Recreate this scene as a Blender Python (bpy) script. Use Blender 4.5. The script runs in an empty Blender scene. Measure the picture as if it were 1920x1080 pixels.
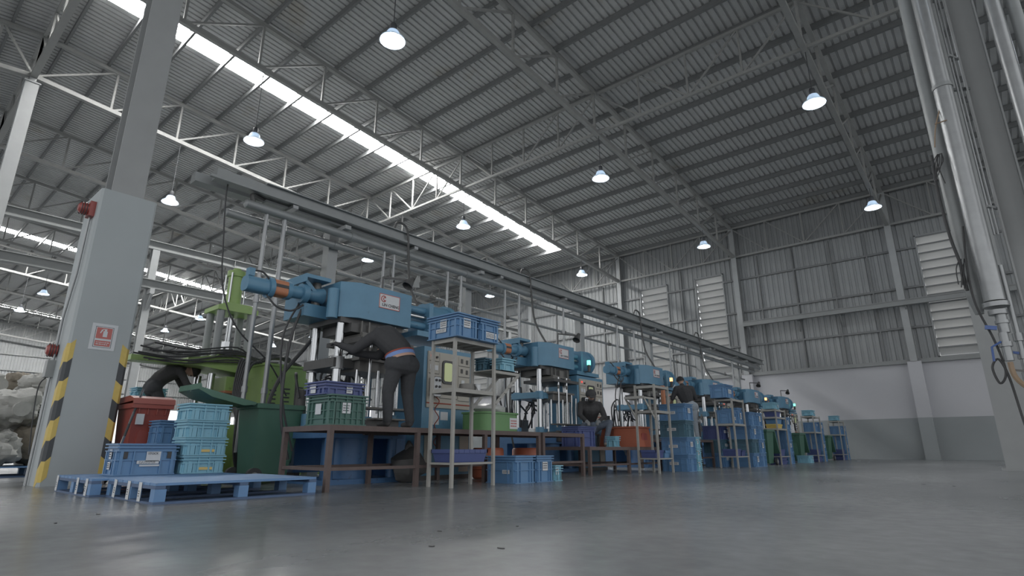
import bpy, math, random
import numpy as np
from mathutils import Vector, Matrix, Euler, noise as mnoise
R = random.Random(11)
PI = math.pi
scene = bpy.context.scene
COL = scene.collection

# ------------------------------------------------------------------ camera, sky, exposure
cam_d = bpy.data.cameras.new('camera')
cam_d.sensor_width = 36.0
cam_d.lens = 36.0 * 1050.0 / 1920.0
cam_d.clip_end = 400
cam = bpy.data.objects.new('camera', cam_d)
COL.objects.link(cam)
cam.location = (0, 0, 0.45)
cam.rotation_euler = (PI / 2 + math.atan(302.0 / 1050.0), 0, math.radians(40.5))
scene.camera = cam

world = bpy.data.worlds.new('overcast_sky')
scene.world = world
world.use_nodes = True
bg = world.node_tree.nodes['Background']
bg.inputs['Color'].default_value = (0.98, 0.99, 1.0, 1)
bg.inputs['Strength'].default_value = 1.3
SKYLIGHT_EMIT = 65.0
LAMP_WATT = 30.0
scene.view_settings.view_transform = 'Standard'
scene.view_settings.look = 'None'
scene.view_settings.gamma = 1.0
scene.view_settings.use_curve_mapping = False
scene.view_settings.exposure = -0.06

# ------------------------------------------------------------------ materials
KALB = 1.45
HAZE_GREY = .27
def lin(c):
    c = c / 255.0
    return c / 12.92 if c <= 0.04045 else ((c + 0.055) / 1.055) ** 2.4
def rgb(r, g, b, k=None):
    k = KALB if k is None else k
    y = .3 * r + .59 * g + .11 * b          # faint haze and low contrast put into every colour as grey
    r, g, b = (c + (y - c) * HAZE_GREY for c in (r, g, b))
    return (min(lin(r) * k, .85), min(lin(g) * k, .85), min(lin(b) * k, .85), 1)
M = {}
def mat(name, c, rough=0.6, metal=0.0, var=0.12, scale=6.0, bump=0.0, bscale=60.0, k=None, dirt=None):
    """painted / moulded surface: base colour broken up by noise, optional dirt patches and fine relief"""
    m = bpy.data.materials.new(name)
    m.use_nodes = True
    nt = m.node_tree
    bs = nt.nodes['Principled BSDF']
    base = rgb(*c, k=k)
    tc = nt.nodes.new('ShaderNodeTexCoord')
    nz = nt.nodes.new('ShaderNodeTexNoise')
    nz.inputs['Scale'].default_value = scale
    nz.inputs['Detail'].default_value = 4
    nt.links.new(tc.outputs['Object'], nz.inputs['Vector'])
    mx = nt.nodes.new('ShaderNodeMix')
    mx.data_type = 'RGBA'
    mx.inputs[6].default_value = tuple(max(0, v * (1 - var)) for v in base[:3]) + (1,)
    mx.inputs[7].default_value = tuple(min(1, v * (1 + var)) for v in base[:3]) + (1,)
    nt.links.new(nz.outputs['Fac'], mx.inputs[0])
    out = mx.outputs[2]
    if dirt:
        n2 = nt.nodes.new('ShaderNodeTexNoise')
        n2.inputs['Scale'].default_value = dirt[1]
        n2.inputs['Detail'].default_value = 6
        n2.inputs['Roughness'].default_value = .7
        nt.links.new(tc.outputs['Object'], n2.inputs['Vector'])
        rp = nt.nodes.new('ShaderNodeValToRGB')
        rp.color_ramp.elements[0].position = dirt[2]
        rp.color_ramp.elements[1].position = dirt[2] + .14
        nt.links.new(n2.outputs['Fac'], rp.inputs['Fac'])
        m2 = nt.nodes.new('ShaderNodeMix')
        m2.data_type = 'RGBA'
        nt.links.new(rp.outputs['Color'], m2.inputs[0])
        nt.links.new(out, m2.inputs[6])
        m2.inputs[7].default_value = rgb(*dirt[0])
        out = m2.outputs[2]
    nt.links.new(out, bs.inputs['Base Color'])
    bs.inputs['Roughness'].default_value = rough
    bs.inputs['Metallic'].default_value = metal
    if bump:
        n3 = nt.nodes.new('ShaderNodeTexNoise')
        n3.inputs['Scale'].default_value = bscale
        n3.inputs['Detail'].default_value = 3
        nt.links.new(tc.outputs['Object'], n3.inputs['Vector'])
        bp = nt.nodes.new('ShaderNodeBump')
        bp.inputs['Strength'].default_value = bump
        bp.inputs['Distance'].default_value = .02
        nt.links.new(n3.outputs['Fac'], bp.inputs['Height'])
        nt.links.new(bp.outputs['Normal'], bs.inputs['Normal'])
    M[name] = m
    return m
def emit(name, c, s, k=1.0):
    m = bpy.data.materials.new(name)
    m.use_nodes = True
    nt = m.node_tree
    bs = nt.nodes['Principled BSDF']
    bs.inputs['Base Color'].default_value = (c[0], c[1], c[2], 1)
    bs.inputs['Emission Color'].default_value = (c[0], c[1], c[2], 1)
    bs.inputs['Emission Strength'].default_value = s
    M[name] = m
    return m
def translucent(name, c, f=0.5, rough=.5):
    m = bpy.data.materials.new(name)
    m.use_nodes = True
    nt = m.node_tree
    bs = nt.nodes['Principled BSDF']
    bs.inputs['Base Color'].default_value = (*c, 1)
    bs.inputs['Roughness'].default_value = rough
    tr = nt.nodes.new('ShaderNodeBsdfTranslucent')
    tr.inputs['Color'].default_value = (*c, 1)
    mx = nt.nodes.new('ShaderNodeMixShader')
    mx.inputs[0].default_value = f
    nt.links.new(bs.outputs[0], mx.inputs[1])
    nt.links.new(tr.outputs[0], mx.inputs[2])
    nt.links.new(mx.outputs[0], nt.nodes['Material Output'].inputs['Surface'])
    M[name] = m
    return m

mat('roof_steel', (154, 155, 155), .38, .0, .10, 3, dirt=((140, 134, 124), .35, .58))
mat('truss_paint', (124, 125, 123), .55, 0, .10, 4)
mat('purlin_paint', (96, 98, 99), .6, 0, .10, 4)
mat('clad_steel', (118, 121, 122), .5, 0, .12, 1.5)
mat('beam_paint', (110, 113, 113), .5, 0, .1, 3)
mat('plaster_white', (150, 151, 156), .8, 0, .05, .6)
mat('plaster_grey', (116, 122, 124), .75, 0, .12, .5)
mat('column_paint', (138, 146, 149), .6, 0, .05, 2, bump=.05, bscale=30)
mat('post_paint', (128, 131, 132), .5, 0, .08, 3)
mat('hazard_yellow', (180, 152, 60), .6, 0, .12, 14)
mat('hazard_black', (58, 62, 66), .6, 0, .1, 14)
mat('paper', (172, 176, 180), .7, 0, .05, 20)
mat('paper_yellow', (190, 160, 80), .7, 0, .05, 20)
mat('sign_red', (176, 84, 78), .6, 0, .05, 20)
mat('siren_red', (140, 48, 42), .35, 0, .1, 10)
mat('galv', (126, 129, 131), .38, .6, .18, 6)
mat('galv_dull', (118, 122, 123), .5, .3, .12, 5)
mat('chrome', (150, 153, 156), .18, 1.0, .04, 4)
mat('press_blue', (64, 116, 148), .42, 0, .12, 5, dirt=((52, 74, 84), 7, .62))
mat('press_blue_deep', (52, 96, 146), .42, 0, .12, 5, dirt=((44, 60, 80), 7, .6))
mat('dark_steel', (70, 70, 70), .5, .2, .25, 9)
mat('mid_steel', (96, 95, 92), .5, .3, .2, 9)
mat('orange_paint', (166, 96, 58), .5, 0, .15, 9)
mat('cabinet_beige', (146, 142, 132), .6, 0, .06, 5)
mat('black_rubber', (54, 55, 57), .6, 0, .2, 20)
mat('rack_paint', (134, 133, 128), .5, 0, .12, 12)
mat('bench_rust', (84, 70, 67), .7, 0, .2, 14, bump=.1)
mat('crate_blue', (70, 116, 162), .45, 0, .1, 6, dirt=((70, 84, 110), 9, .66))
mat('crate_navy', (58, 72, 128), .45, 0, .12, 6)
mat('crate_light', (98, 156, 178), .5, 0, .1, 6, dirt=((80, 112, 124), 11, .62))
mat('crate_teal', (56, 96, 116), .5, 0, .1, 6)
mat('crate_green', (52, 92, 84), .5, 0, .12, 6, dirt=((46, 66, 64), 8, .62))
mat('bin_green', (50, 94, 76), .4, 0, .12, 4)
mat('tub_green', (78, 128, 70), .45, 0, .1, 5)
mat('tub_orange', (158, 74, 46), .45, 0, .12, 5)
mat('bin_red', (146, 60, 50), .4, 0, .1, 4)
mat('press_green', (120, 152, 74), .45, 0, .14, 5, dirt=((72, 84, 46), 6, .62))
mat('pallet_blue', (74, 118, 168), .55, 0, .14, 7, dirt=((104, 116, 128), 9, .6))
mat('pallet_side', (62, 86, 122), .65, 0, .14, 9)
mat('sack_white', (150, 150, 146), .85, 0, .18, 9, bump=.3, bscale=40)
mat('sack_brown', (112, 104, 90), .9, 0, .2, 9, bump=.3, bscale=40)
mat('plastic_bag', (150, 152, 150), .3, 0, .2, 12)
mat('skin', (168, 128, 108), .55, 0, .06, 20)
mat('cloth_black', (56, 56, 58), .85, 0, .2, 30, bump=.1)
mat('cloth_charcoal', (52, 53, 56), .85, 0, .15, 30, bump=.1)
mat('cloth_dark', (52, 54, 58), .85, 0, .2, 30, bump=.1)
mat('denim_pale', (140, 150, 160), .85, 0, .2, 20, bump=.1)
mat('denim', (92, 104, 122), .85, 0, .2, 20, bump=.1)
mat('cloth_blue', (96, 128, 190), .8, 0, .1, 20)
mat('hem_red', (140, 58, 44), .8, 0, .1, 20)
mat('glove_grey', (110, 114, 116), .8, 0, .15, 30)
mat('hair', (36, 34, 34), .7, 0, .2, 40)
mat('shoe', (60, 60, 62), .6, 0, .2, 30)
mat('shoe_pale', (150, 140, 130), .6, 0, .2, 30)
mat('hose_brown', (128, 104, 78), .5, 0, .1, 10)
mat('valve_blue', (54, 84, 150), .45, 0, .1, 20)
mat('copper', (150, 96, 76), .4, .4, .1, 20)
mat('crt_bezel', (52, 54, 56), .4, 0, .1, 10)
mat('ink', (62, 64, 70), .7, 0, 0, 10)
mat('ink_red', (172, 52, 46), .7, 0, 0, 10)
mat('lamp_cap', (66, 68, 72), .5, .3, .1, 10)
emit('crt_glow', (.60, .66, .36), .12)
emit('signal_green', (.15, 1.0, .62), 3.0)
emit('signal_orange', (1.0, .42, .16), 3.0)
emit('indicator_red', (.9, .1, .08), .8)
emit('indicator_amber', (1, .6, .2), .8)
emit('bulb', (.86, .93, 1.0), 9.0)
emit('skylight_sheet', (1.0, .99, .97), SKYLIGHT_EMIT)
translucent('shade_acrylic', (.62, .68, .74), .4)
translucent('louver_white', (.60, .60, .59), .03)

# power-floated concrete floor: broad tonal patches, fine grain, worn gloss
def floor_material():
    m = bpy.data.materials.new('concrete_floor')
    m.use_nodes = True
    nt = m.node_tree
    bs = nt.nodes['Principled BSDF']
    tc = nt.nodes.new('ShaderNodeTexCoord')
    mp = nt.nodes.new('ShaderNodeMapping')
    mp.inputs['Rotation'].default_value = (0, 0, .7)
    mp.inputs['Scale'].default_value = (1, .45, 1)
    nt.links.new(tc.outputs['Object'], mp.inputs['Vector'])
    a = nt.nodes.new('ShaderNodeTexNoise'); a.inputs['Scale'].default_value = .55; a.inputs['Detail'].default_value = 6; a.inputs['Roughness'].default_value = .55
    b = nt.nodes.new('ShaderNodeTexNoise'); b.inputs['Scale'].default_value = 9; b.inputs['Detail'].default_value = 6
    nt.links.new(mp.outputs[0], a.inputs['Vector']); nt.links.new(tc.outputs['Object'], b.inputs['Vector'])
    r = nt.nodes.new('ShaderNodeValToRGB')
    r.color_ramp.elements[0].position = .3; r.color_ramp.elements[0].color = rgb(92, 97, 100)
    r.color_ramp.elements[1].position = .72; r.color_ramp.elements[1].color = rgb(146, 149, 150)
    nt.links.new(a.outputs['Fac'], r.inputs['Fac'])
    mx = nt.nodes.new('ShaderNodeMix'); mx.data_type = 'RGBA'; mx.blend_type = 'MULTIPLY'; mx.inputs[0].default_value = .35
    nt.links.new(r.outputs['Color'], mx.inputs[6]); nt.links.new(b.outputs['Fac'], mx.inputs[7])
    nt.links.new(mx.outputs[2], bs.inputs['Base Color'])
    rr = nt.nodes.new('ShaderNodeMapRange'); rr.inputs[3].default_value = .34; rr.inputs[4].default_value = .16
    nt.links.new(a.outputs['Fac'], rr.inputs[0]); nt.links.new(rr.outputs[0], bs.inputs['Roughness'])
    bp = nt.nodes.new('ShaderNodeBump'); bp.inputs['Strength'].default_value = .08; bp.inputs['Distance'].default_value = .02
    nt.links.new(b.outputs['Fac'], bp.inputs['Height']); nt.links.new(bp.outputs['Normal'], bs.inputs['Normal'])
    M['concrete'] = m
floor_material()

# ------------------------------------------------------------------ mesh builder
class MB:
    def __init__(s):
        s.v = []; s.f = []; s.mi = []
    def add(s, vs, fs, m=0):
        o = len(s.v)
        s.v += [tuple(p) for p in vs]
        s.f += [tuple(i + o for i in f) for f in fs]
        s.mi += [m] * len(fs)
        return s
    def box(s, x0, x1, y0, y1, z0, z1, m=0):
        vs = [(x, y, z) for x in (x0, x1) for y in (y0, y1) for z in (z0, z1)]
        return s.add(vs, [(0, 1, 3, 2), (4, 6, 7, 5), (0, 4, 5, 1), (2, 3, 7, 6), (0, 2, 6, 4), (1, 5, 7, 3)], m)
    def frus(s, x0, x1, y0, y1, z0, z1, i, m=0):
        """box whose bottom is drawn in by i (i>0: narrower below)"""
        vs = []
        for x, sx in ((x0, 1), (x1, -1)):
            for y, sy in ((y0, 1), (y1, -1)):
                vs += [(x + sx * i, y + sy * i, z0), (x, y, z1)]
        return s.add(vs, [(0, 1, 3, 2), (4, 6, 7, 5), (0, 4, 5, 1), (2, 3, 7, 6), (0, 2, 6, 4), (1, 5, 7, 3)], m)
    def bar(s, p, q, w, h=None, up=(0, 0, 1), m=0):
        p = Vector(p); q = Vector(q); h = h or w
        d = (q - p).normalized(); u = Vector(up)
        if abs(d.dot(u)) > .98: u = Vector((0, 1, 0))
        a = d.cross(u).normalized(); b = a.cross(d).normalized()
        vs = []
        for e in (p, q):
            for sa, sb in ((-1, -1), (1, -1), (1, 1), (-1, 1)):
                vs.append(e + a * sa * w / 2 + b * sb * h / 2)
        return s.add(vs, [(3, 2, 1, 0), (4, 5, 6, 7), (0, 1, 5, 4), (1, 2, 6, 5), (2, 3, 7, 6), (3, 0, 4, 7)], m)
    def cyl(s, p, q, r, r2=None, n=14, cap=True, m=0):
        p = Vector(p); q = Vector(q); r2 = r if r2 is None else r2
        d = (q - p).normalized(); u = Vector((0, 0, 1)) if abs(d.z) < .9 else Vector((1, 0, 0))
        a = d.cross(u).normalized(); b = d.cross(a)
        vs = []
        for e, rr in ((p, r), (q, r2)):
            for i in range(n):
                t = 2 * PI * i / n
                vs.append(e + (a * math.cos(t) + b * math.sin(t)) * rr)
        fs = [(i, (i + 1) % n, n + (i + 1) % n, n + i) for i in range(n)]
        if cap: fs += [tuple(range(n - 1, -1, -1)), tuple(range(n, 2 * n))]
        return s.add(vs, fs, m)
    def path(s, pts, r, n=6, m=0, smooth=0):
        P = [Vector(p) for p in pts]
        if smooth:
            out = []
            for i in range(len(P) - 1):
                p0 = P[max(i - 1, 0)]; p1 = P[i]; p2 = P[i + 1]; p3 = P[min(i + 2, len(P) - 1)]
                for k in range(smooth):
                    t = k / smooth
                    out.append(.5 * ((2 * p1) + (p2 - p0) * t + (2 * p0 - 5 * p1 + 4 * p2 - p3) * t * t + (3 * p1 - p0 - 3 * p2 + p3) * t ** 3))
            P = out + [P[-1]]
        vs = []; a = None
        for i, p in enumerate(P):
            d = (P[min(i + 1, len(P) - 1)] - P[max(i - 1, 0)]).normalized()
            if a is None:
                a = d.cross(Vector((0, 0, 1)))
                if a.length < .1: a = d.cross(Vector((1, 0, 0)))
            a = (a - d * a.dot(d)).normalized(); b = d.cross(a)
            for k in range(n):
                t = 2 * PI * k / n
                vs.append(p + (a * math.cos(t) + b * math.sin(t)) * r)
        fs = []
        for i in range(len(P) - 1):
            for k in range(n):
                fs.append((i * n + k, i * n + (k + 1) % n, (i + 1) * n + (k + 1) % n, (i + 1) * n + k))
        fs += [tuple(range(n - 1, -1, -1)), tuple(range((len(P) - 1) * n, len(P) * n))]
        return s.add(vs, fs, m)
    def prism(s, poly, ax, a, b, m=0):
        """extrude a 2-D polygon along axis ax ('x','y','z') from a to b"""
        def mk(u, v, w):
            return {'x': (w, u, v), 'y': (u, w, v), 'z': (u, v, w)}[ax]
        n = len(poly)
        vs = [mk(u, v, a) for u, v in poly] + [mk(u, v, b) for u, v in poly]
        fs = [(i, (i + 1) % n, n + (i + 1) % n, n + i) for i in range(n)] + [tuple(range(n - 1, -1, -1)), tuple(range(n, 2 * n))]
        return s.add(vs, fs, m)
    def lathe(s, prof, c=(0, 0, 0), n=20, ax='z', m=0):
        vs = []
        for r, z in prof:
            for k in range(n):
                t = 2 * PI * k / n
                u, v = r * math.cos(t), r * math.sin(t)
                vs.append({'z': (c[0] + u, c[1] + v, c[2] + z), 'y': (c[0] + u, c[1] + z, c[2] + v), 'x': (c[0] + z, c[1] + u, c[2] + v)}[ax])
        fs = [(i * n + k, i * n + (k + 1) % n, (i + 1) * n + (k + 1) % n, (i + 1) * n + k) for i in range(len(prof) - 1) for k in range(n)]
        return s.add(vs, fs, m)
    def mesh(s, name, mats):
        me = bpy.data.meshes.new(name)
        me.from_pydata(s.v, [], s.f)
        if not isinstance(mats, (list, tuple)): mats = [mats]
        for x in mats: me.materials.append(M[x])
        me.polygons.foreach_set('material_index', s.mi)
        me.polygons.foreach_set('use_smooth', [True] * len(s.f))
        me.update()
        me.set_sharp_from_angle(angle=math.radians(38))
        return me
    def obj(s, name, mats, parent=None):
        return link(name, s.mesh(name, mats), parent)
def link(name, me, parent=None, mtx=None):
    o = bpy.data.objects.new(name, me)
    COL.objects.link(o)
    if parent is not None: o.parent = parent
    if mtx is not None: o.matrix_local = mtx
    return o
def tag(o, label=None, cat=None, group=None, kind=None):
    if label: o['label'] = label
    if cat: o['category'] = cat
    if group: o['group'] = group
    if kind: o['kind'] = kind
    return o
def empty(name, loc=(0, 0, 0), rz=0, label=None, cat=None, group=None, kind=None):
    o = bpy.data.objects.new(name, None)
    o.empty_display_size = .1
    COL.objects.link(o)
    o.location = loc
    o.rotation_euler = (0, 0, rz)
    return tag(o, label, cat, group, kind)
KIDS = {}
def copy_tree(o, parent=None):
    c = o.copy()
    COL.objects.link(c)
    if parent is not None: c.parent = parent
    for ch in list(o.children):
        copy_tree(ch, c)
    return c
FACE_PX = Matrix(((0, 0, 1, 0), (1, 0, 0, 0), (0, 1, 0, 0), (0, 0, 0, 1)))   # local xy -> world yz, facing +X
FACE_NY = Matrix(((1, 0, 0, 0), (0, 0, -1, 0), (0, 1, 0, 0), (0, 0, 0, 1)))  # local xy -> world xz, facing -Y
def text(s, size, m, parent, loc, face, name='lettering', bold=0.0):
    cu = bpy.data.curves.new(name, 'FONT')
    cu.body = s; cu.size = size; cu.extrude = .0008; cu.align_x = 'CENTER'; cu.align_y = 'CENTER'; cu.offset = bold
    t = bpy.data.objects.new(name, cu)
    COL.objects.link(t)
    dg = bpy.context.evaluated_depsgraph_get()
    me = bpy.data.meshes.new_from_object(t.evaluated_get(dg))
    bpy.data.objects.remove(t)
    me.materials.clear(); me.materials.append(M[m])
    return link(name, me, parent, Matrix.Translation(loc) @ face)
def plate(name, w, h, m, parent, loc, face, t=.002):
    b = MB().box(-w / 2, w / 2, -h / 2, h / 2, 0, t)
    return link(name, b.mesh(name, m), parent, Matrix.Translation(loc) @ face)
def scribble(parent, loc, face, w, h, rows=3, m='ink', seed=1):
    """rows of illegible print: short bars of uneven length"""
    r = random.Random(seed); b = MB()
    for k in range(rows):
        y = h / 2 - (k + .5) * h / rows; x = -w / 2
        while x < w / 2 - .01:
            l = r.uniform(.05, .22) * w
            b.box(x, min(x + l, w / 2), y - h / rows * .22, y + h / rows * .22, .002, .003)
            x += l + w * .05
    return link('print', b.mesh('print', m), parent, Matrix.Translation(loc) @ face)
# ================================================================== THE BUILDING
W = 31.56                      # inside face of the far wall
RY = 2.0                       # ridge line
SL = 0.092
X_R, X_L = 12.3, -86.0
Y_BACK = -12.0
TX = [4.85 - 7.45 * k for k in range(0, 13)]      # truss lines  (-2.6, -10.05, -17.5, -24.95 ...)
def zr(y): return 13.0 + SL * (29.56 - abs(y - RY))

b = MB().box(X_L - 1, X_R, Y_BACK - 2, W + .3, -.2, 0)
tag(b.obj('floor', 'concrete'), 'grey power-floated concrete factory floor', kind='structure')
yard = MB().box(X_R, 60, -50, 60, -.25, -.03).box(X_L - 1, X_R, -50, Y_BACK - 2, -.25, -.03).box(-140, X_L - 1, -50, 60, -.25, -.03).box(X_L - 1, X_R, W + .3, 60, -.25, -.03)  # ground added out of view; blocks sky light reaching the roof from below
tag(yard.obj('yard', 'plaster_grey'), 'unseen yard added outside the hall to keep low sky light off the roof', kind='structure')

# ---- roof: corrugated sheets laid bay by bay, purlins, translucent skylight strips
roof = empty('ceiling', (0, 0, 13), label='grey corrugated metal roof on steel purlins with skylight strips', kind='structure')
def roof_part(mb, name, mats, kind=None):
    o = mb.obj(name, mats, roof)
    o.matrix_parent_inverse = Matrix.Translation((0, 0, -13))
    if kind: o['kind'] = kind
    return o
STRIPS = [(-21.27, -20.33), (-52.05, -51.1), (-79.1, -78.1)]
P = .24
def ribbed(x0, x1):
    xs = []; n = max(1, round((x1 - x0) / P)); p = (x1 - x0) / n
    for k in range(n):
        for t, h in ((0, 0), (.66, 0), (.72, .05), (.94, .05)):
            xs.append((x0 + (k + t) * p, h))
    xs.append((x1, 0))
    return xs
def sheet(x0, x1, ya, yb, name='roof_sheet', m='roof_steel'):
    pr = ribbed(x0, x1); b = MB()
    vs = [(x, ya, zr(ya) + h) for x, h in pr] + [(x, yb, zr(yb) + h) for x, h in pr]
    n = len(pr)
    b.add(vs, [(i, n + i, n + i + 1, i + 1) for i in range(n - 1)])
    roof_part(b, name, m)
PY = [28.55 - 1.44 * k for k in range(19)]         # purlin lines, far slope
SKY0, SKY1 = PY[-1], PY[0]
edges = sorted(set([X_L, X_R] + [x for x in TX if X_L < x < X_R]))
for x0, x1 in zip(edges[:-1], edges[1:]):
    cuts = [s for s in STRIPS if x0 < s[0] and s[1] < x1]
    a = x0
    for s in cuts:
        sheet(a, s[0], RY, W + .2); sheet(s[0], s[1], SKY1, W + .2); sheet(s[0], s[1], RY, SKY0)
        a = s[1]
    sheet(a, x1, RY, W + .2)
    sheet(x0, x1, Y_BACK, RY)
for s in STRIPS:
    for ya, yb in zip(PY[1:], PY[:-1]):
        b = MB(); pr = ribbed(s[0] + .01, s[1] - .01); n = len(pr); ya += .09; yb -= .09
        b.add([(x, ya, zr(ya) + h) for x, h in pr] + [(x, yb, zr(yb) + h) for x, h in pr], [(i, n + i, n + i + 1, i + 1) for i in range(n - 1)])
        o = roof_part(b, 'skylight_panel', 'skylight_sheet'); o['label'] = 'bright translucent skylight sheet'
def purlin(y):
    z = zr(y) - .012; s = -SL if y > RY else SL
    b = MB().box(X_L, X_R, y - .035, y + .035, z - .2, z)
    b.box(X_L, X_R, y - .035, y + .05, z - .215, z - .2)
    roof_part(b, 'purlin', 'purlin_paint')
for y in PY + [30.0, 31.3]: purlin(y)
for k in range(1, 10): purlin(RY - .1 - 1.44 * k + .6)

# ---- roof trusses down the slope
def tube(b, p, q, w): return b.bar(p, q, w)
NP = 12
def truss(x, y_from=RY, y_to=W - .1, label=None, fine=True):
    t = empty('roof_truss', (x, y_to, zr(y_to) - 2.0), label=label, kind='structure')
    o = Vector((x, y_to, zr(y_to) - 2.0))
    def part(b, name):
        q = b.obj(name, 'truss_paint', t); q.matrix_parent_inverse = Matrix.Translation(-o); return q
    ys = [y_from + (y_to - y_from) * k / NP for k in range(NP + 1)]
    top = lambda y: Vector((x, y, zr(y) - .29)); bot = lambda y: Vector((x, y, zr(y) - 2.03))
    part(MB().bar(top(ys[0]), top(ys[-1]), .15, .15), 'top_chord')
    part(MB().bar(bot(ys[0]), bot(ys[-1]), .16, .16), 'bottom_chord')
    web = MB()
    for k in range(NP + 1):
        b = MB() if fine else web
        b.bar(bot(ys[k]), top(ys[k]), .075)
        if fine: part(b, 'vertical_strut')
        if k < NP:
            b = MB() if fine else web
            b.bar(bot(ys[k]), top(ys[k + 1]), .07)
            if fine: part(b, 'diagonal_strut')
    if not fine: part(web, 'web_struts')['kind'] = 'stuff'
order = ['second', 'third', 'fourth', 'fifth', 'sixth', 'seventh', 'eighth', 'ninth', 'tenth', 'eleventh', 'twelfth', 'thirteenth', 'fourteenth']
for i, x in enumerate(TX):
    truss(x, label='grey steel roof truss along the slope, %s from the right side' % (['outermost'] + order)[i], fine=x > -48)
for x in (TX[4], TX[5], TX[3]):
    truss(x, RY, Y_BACK, label='grey steel roof truss behind the ridge at bay line %s' % {TX[3]: 'of the clad column', TX[4]: 'left of the clad column', TX[5]: 'far left'}.get(x, 'x'), fine=False)

# ---- cross trusses between them (ridge, mid-slope, far wall)
def cross(y, x0, x1, label, fine=True):
    zt, zb = zr(y) - .29, zr(y) - 2.03
    o = Vector((x1, y, zb))
    t = empty('cross_truss', o, label=label, kind='structure')
    def part(b, name):
        q = b.obj(name, 'truss_paint', t); q.matrix_parent_inverse = Matrix.Translation(-o); return q
    big = .2 if abs(y - RY) < .1 else .1
    part(MB().bar((x0, y, zt), (x1, y, zt), .1), 'top_chord')
    part(MB().bar((x0, y, zb), (x1, y, zb), big), 'bottom_chord')
    xs = [x0 + (x1 - x0) * k / 4 for k in range(5)]
    web = MB()
    for k in range(1, 4):
        b = MB() if fine else web
        b.bar((xs[k], y, zb), (xs[k], y, zt), .06)
        if fine: part(b, 'vertical_strut')
    for k in range(4):
        b = MB() if fine else web
        if k < 2: b.bar((xs[k], y, zt), (xs[k + 1], y, zb), .055)
        else: b.bar((xs[k], y, zb), (xs[k + 1], y, zt), .055)
        if fine: part(b, 'diagonal_strut')
    if not fine: part(web, 'web_struts')['kind'] = 'stuff'
for nm, y in (('along the ridge', RY), ('half way down the roof slope', 16.9), ('against the far wall head', W - .25)):
    for i in range(len(TX) - 1):
        cross(y, TX[i + 1], TX[i], 'lattice cross truss %s, bay %s from the right' % (nm, (['outermost'] + order)[i]), fine=TX[i] > -35)

# ---- columns
def hsec(b, x, y, z0, z1, w=.3, d=.3, t=.02, m=0, web='x'):
    if web == 'x':   # web runs along x, flanges face +-x
        b.box(x - d / 2, x - d / 2 + t, y - w / 2, y + w / 2, z0, z1, m); b.box(x + d / 2 - t, x + d / 2, y - w / 2, y + w / 2, z0, z1, m)
        b.box(x - d / 2 + t, x + d / 2 - t, y - t / 2, y + t / 2, z0, z1, m)
    else:
        b.box(x - w / 2, x + w / 2, y - d / 2, y - d / 2 + t, z0, z1, m); b.box(x - w / 2, x + w / 2, y + d / 2 - t, y + d / 2, z0, z1, m)
        b.box(x - t / 2, x + t / 2, y - d / 2 + t, y + d / 2 - t, z0, z1, m)
    return b
for i, x in enumerate(TX[4:12:2]):
    zb = zr(RY) - 2.14
    c = empty('steel_column', (x, RY, 0), label='tall grey steel column under the ridge truss, %s of that line behind the clad one' % ['nearest', 'second', 'third', 'farthest'][i], kind='structure')
    MB().box(-.2, .2, -.2, .2, 0, zb - .25).obj('shaft', 'post_paint', c)
    MB().box(-.27, .27, -.27, .27, 0, .04).obj('base_plate', 'post_paint', c)
    MB().box(-.24, .24, -.24, .24, zb - .25, zb - .2).box(-.1, .1, -.1, .1, zb - .2, zb).obj('cap_plate', 'post_paint', c)

# ---- the far wall: plaster below, ribbed cladding above, girts, columns, louvred windows
wall = empty('wall_far', (-5, W, 0), label='far wall with grey dado, white plaster and ribbed metal cladding above', kind='structure')
def wp(b, name, m, lab=None):
    o = b.obj(name, m, wall); o.matrix_parent_inverse = Matrix.Translation((5, -W, 0))
    if lab: o['label'] = lab
    return o
for a_, c_ in ((X_L, -80), (-72, -66), (-58, -52), (-44, X_R)):      # unseen gaps added between these stretches to let daylight in
    wp(MB().box(a_, c_, W, W + .2, 0, 1.8), 'dado', 'plaster_grey', 'grey painted dado')
    wp(MB().box(a_, c_, W + .003, W + .2, 1.8, 4.3), 'plaster_band', 'plaster_white', 'white plaster band')
LOUV = [(-1.68, -.05), (-12.56, -10.85), (-16.2, -14.3), (-27.9, -26.1), (-31.2, -29.4), (-42.5, -40.8), (-46.2, -44.4)]
ZL0, ZL1 = 4.42, 10.25
def clad(x0, x1, z0, z1):
    n = max(1, round((x1 - x0) / .28)); p = (x1 - x0) / n; prf = []
    for k in range(n):
        for t, h in ((0, 0), (.5, 0), (.6, .04), (.9, .04)): prf.append((x0 + (k + t) * p, h))
    prf.append((x1, 0)); n = len(prf); b = MB()
    b.add([(x, W + .05 + h, z0) for x, h in prf] + [(x, W + .05 + h, z1) for x, h in prf], [(i, i + 1, n + i + 1, n + i) for i in range(n - 1)])
    wp(b, 'cladding_sheet', 'clad_steel')
cx = sorted([X_L, X_R] + [v for l in LOUV for v in l] + [x for x in TX if X_L < x < X_R])
def in_l(x): return any(a < x < c for a, c in LOUV)
for a, c in zip(cx[:-1], cx[1:]):
    if c - a < .02: continue
    if in_l((a + c) / 2):
        clad(a, c, 4.3, ZL0); clad(a, c, ZL1, 13.1)
    else: clad(a, c, 4.3, 13.1)
for z in (5.9, 7.8, 9.7):
    seg = sorted(LOUV); a = X_L
    for l0, l1 in seg + [(X_R, X_R)]:
        if l0 - a > .1: wp(MB().box(a, l0, W - .05, W + .05, z - .05, z + .05), 'girt', 'purlin_paint')
        a = l1
for x in [-8.9, -7.1, -5.3, -3.7, -13.4, -18.9, -20.8, -22.8, .6, 2.4]:
    wp(MB().box(x - .03, x + .03, W - .06, W + .05, 4.35, 10.9), 'mullion_post', 'purlin_paint')
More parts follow.
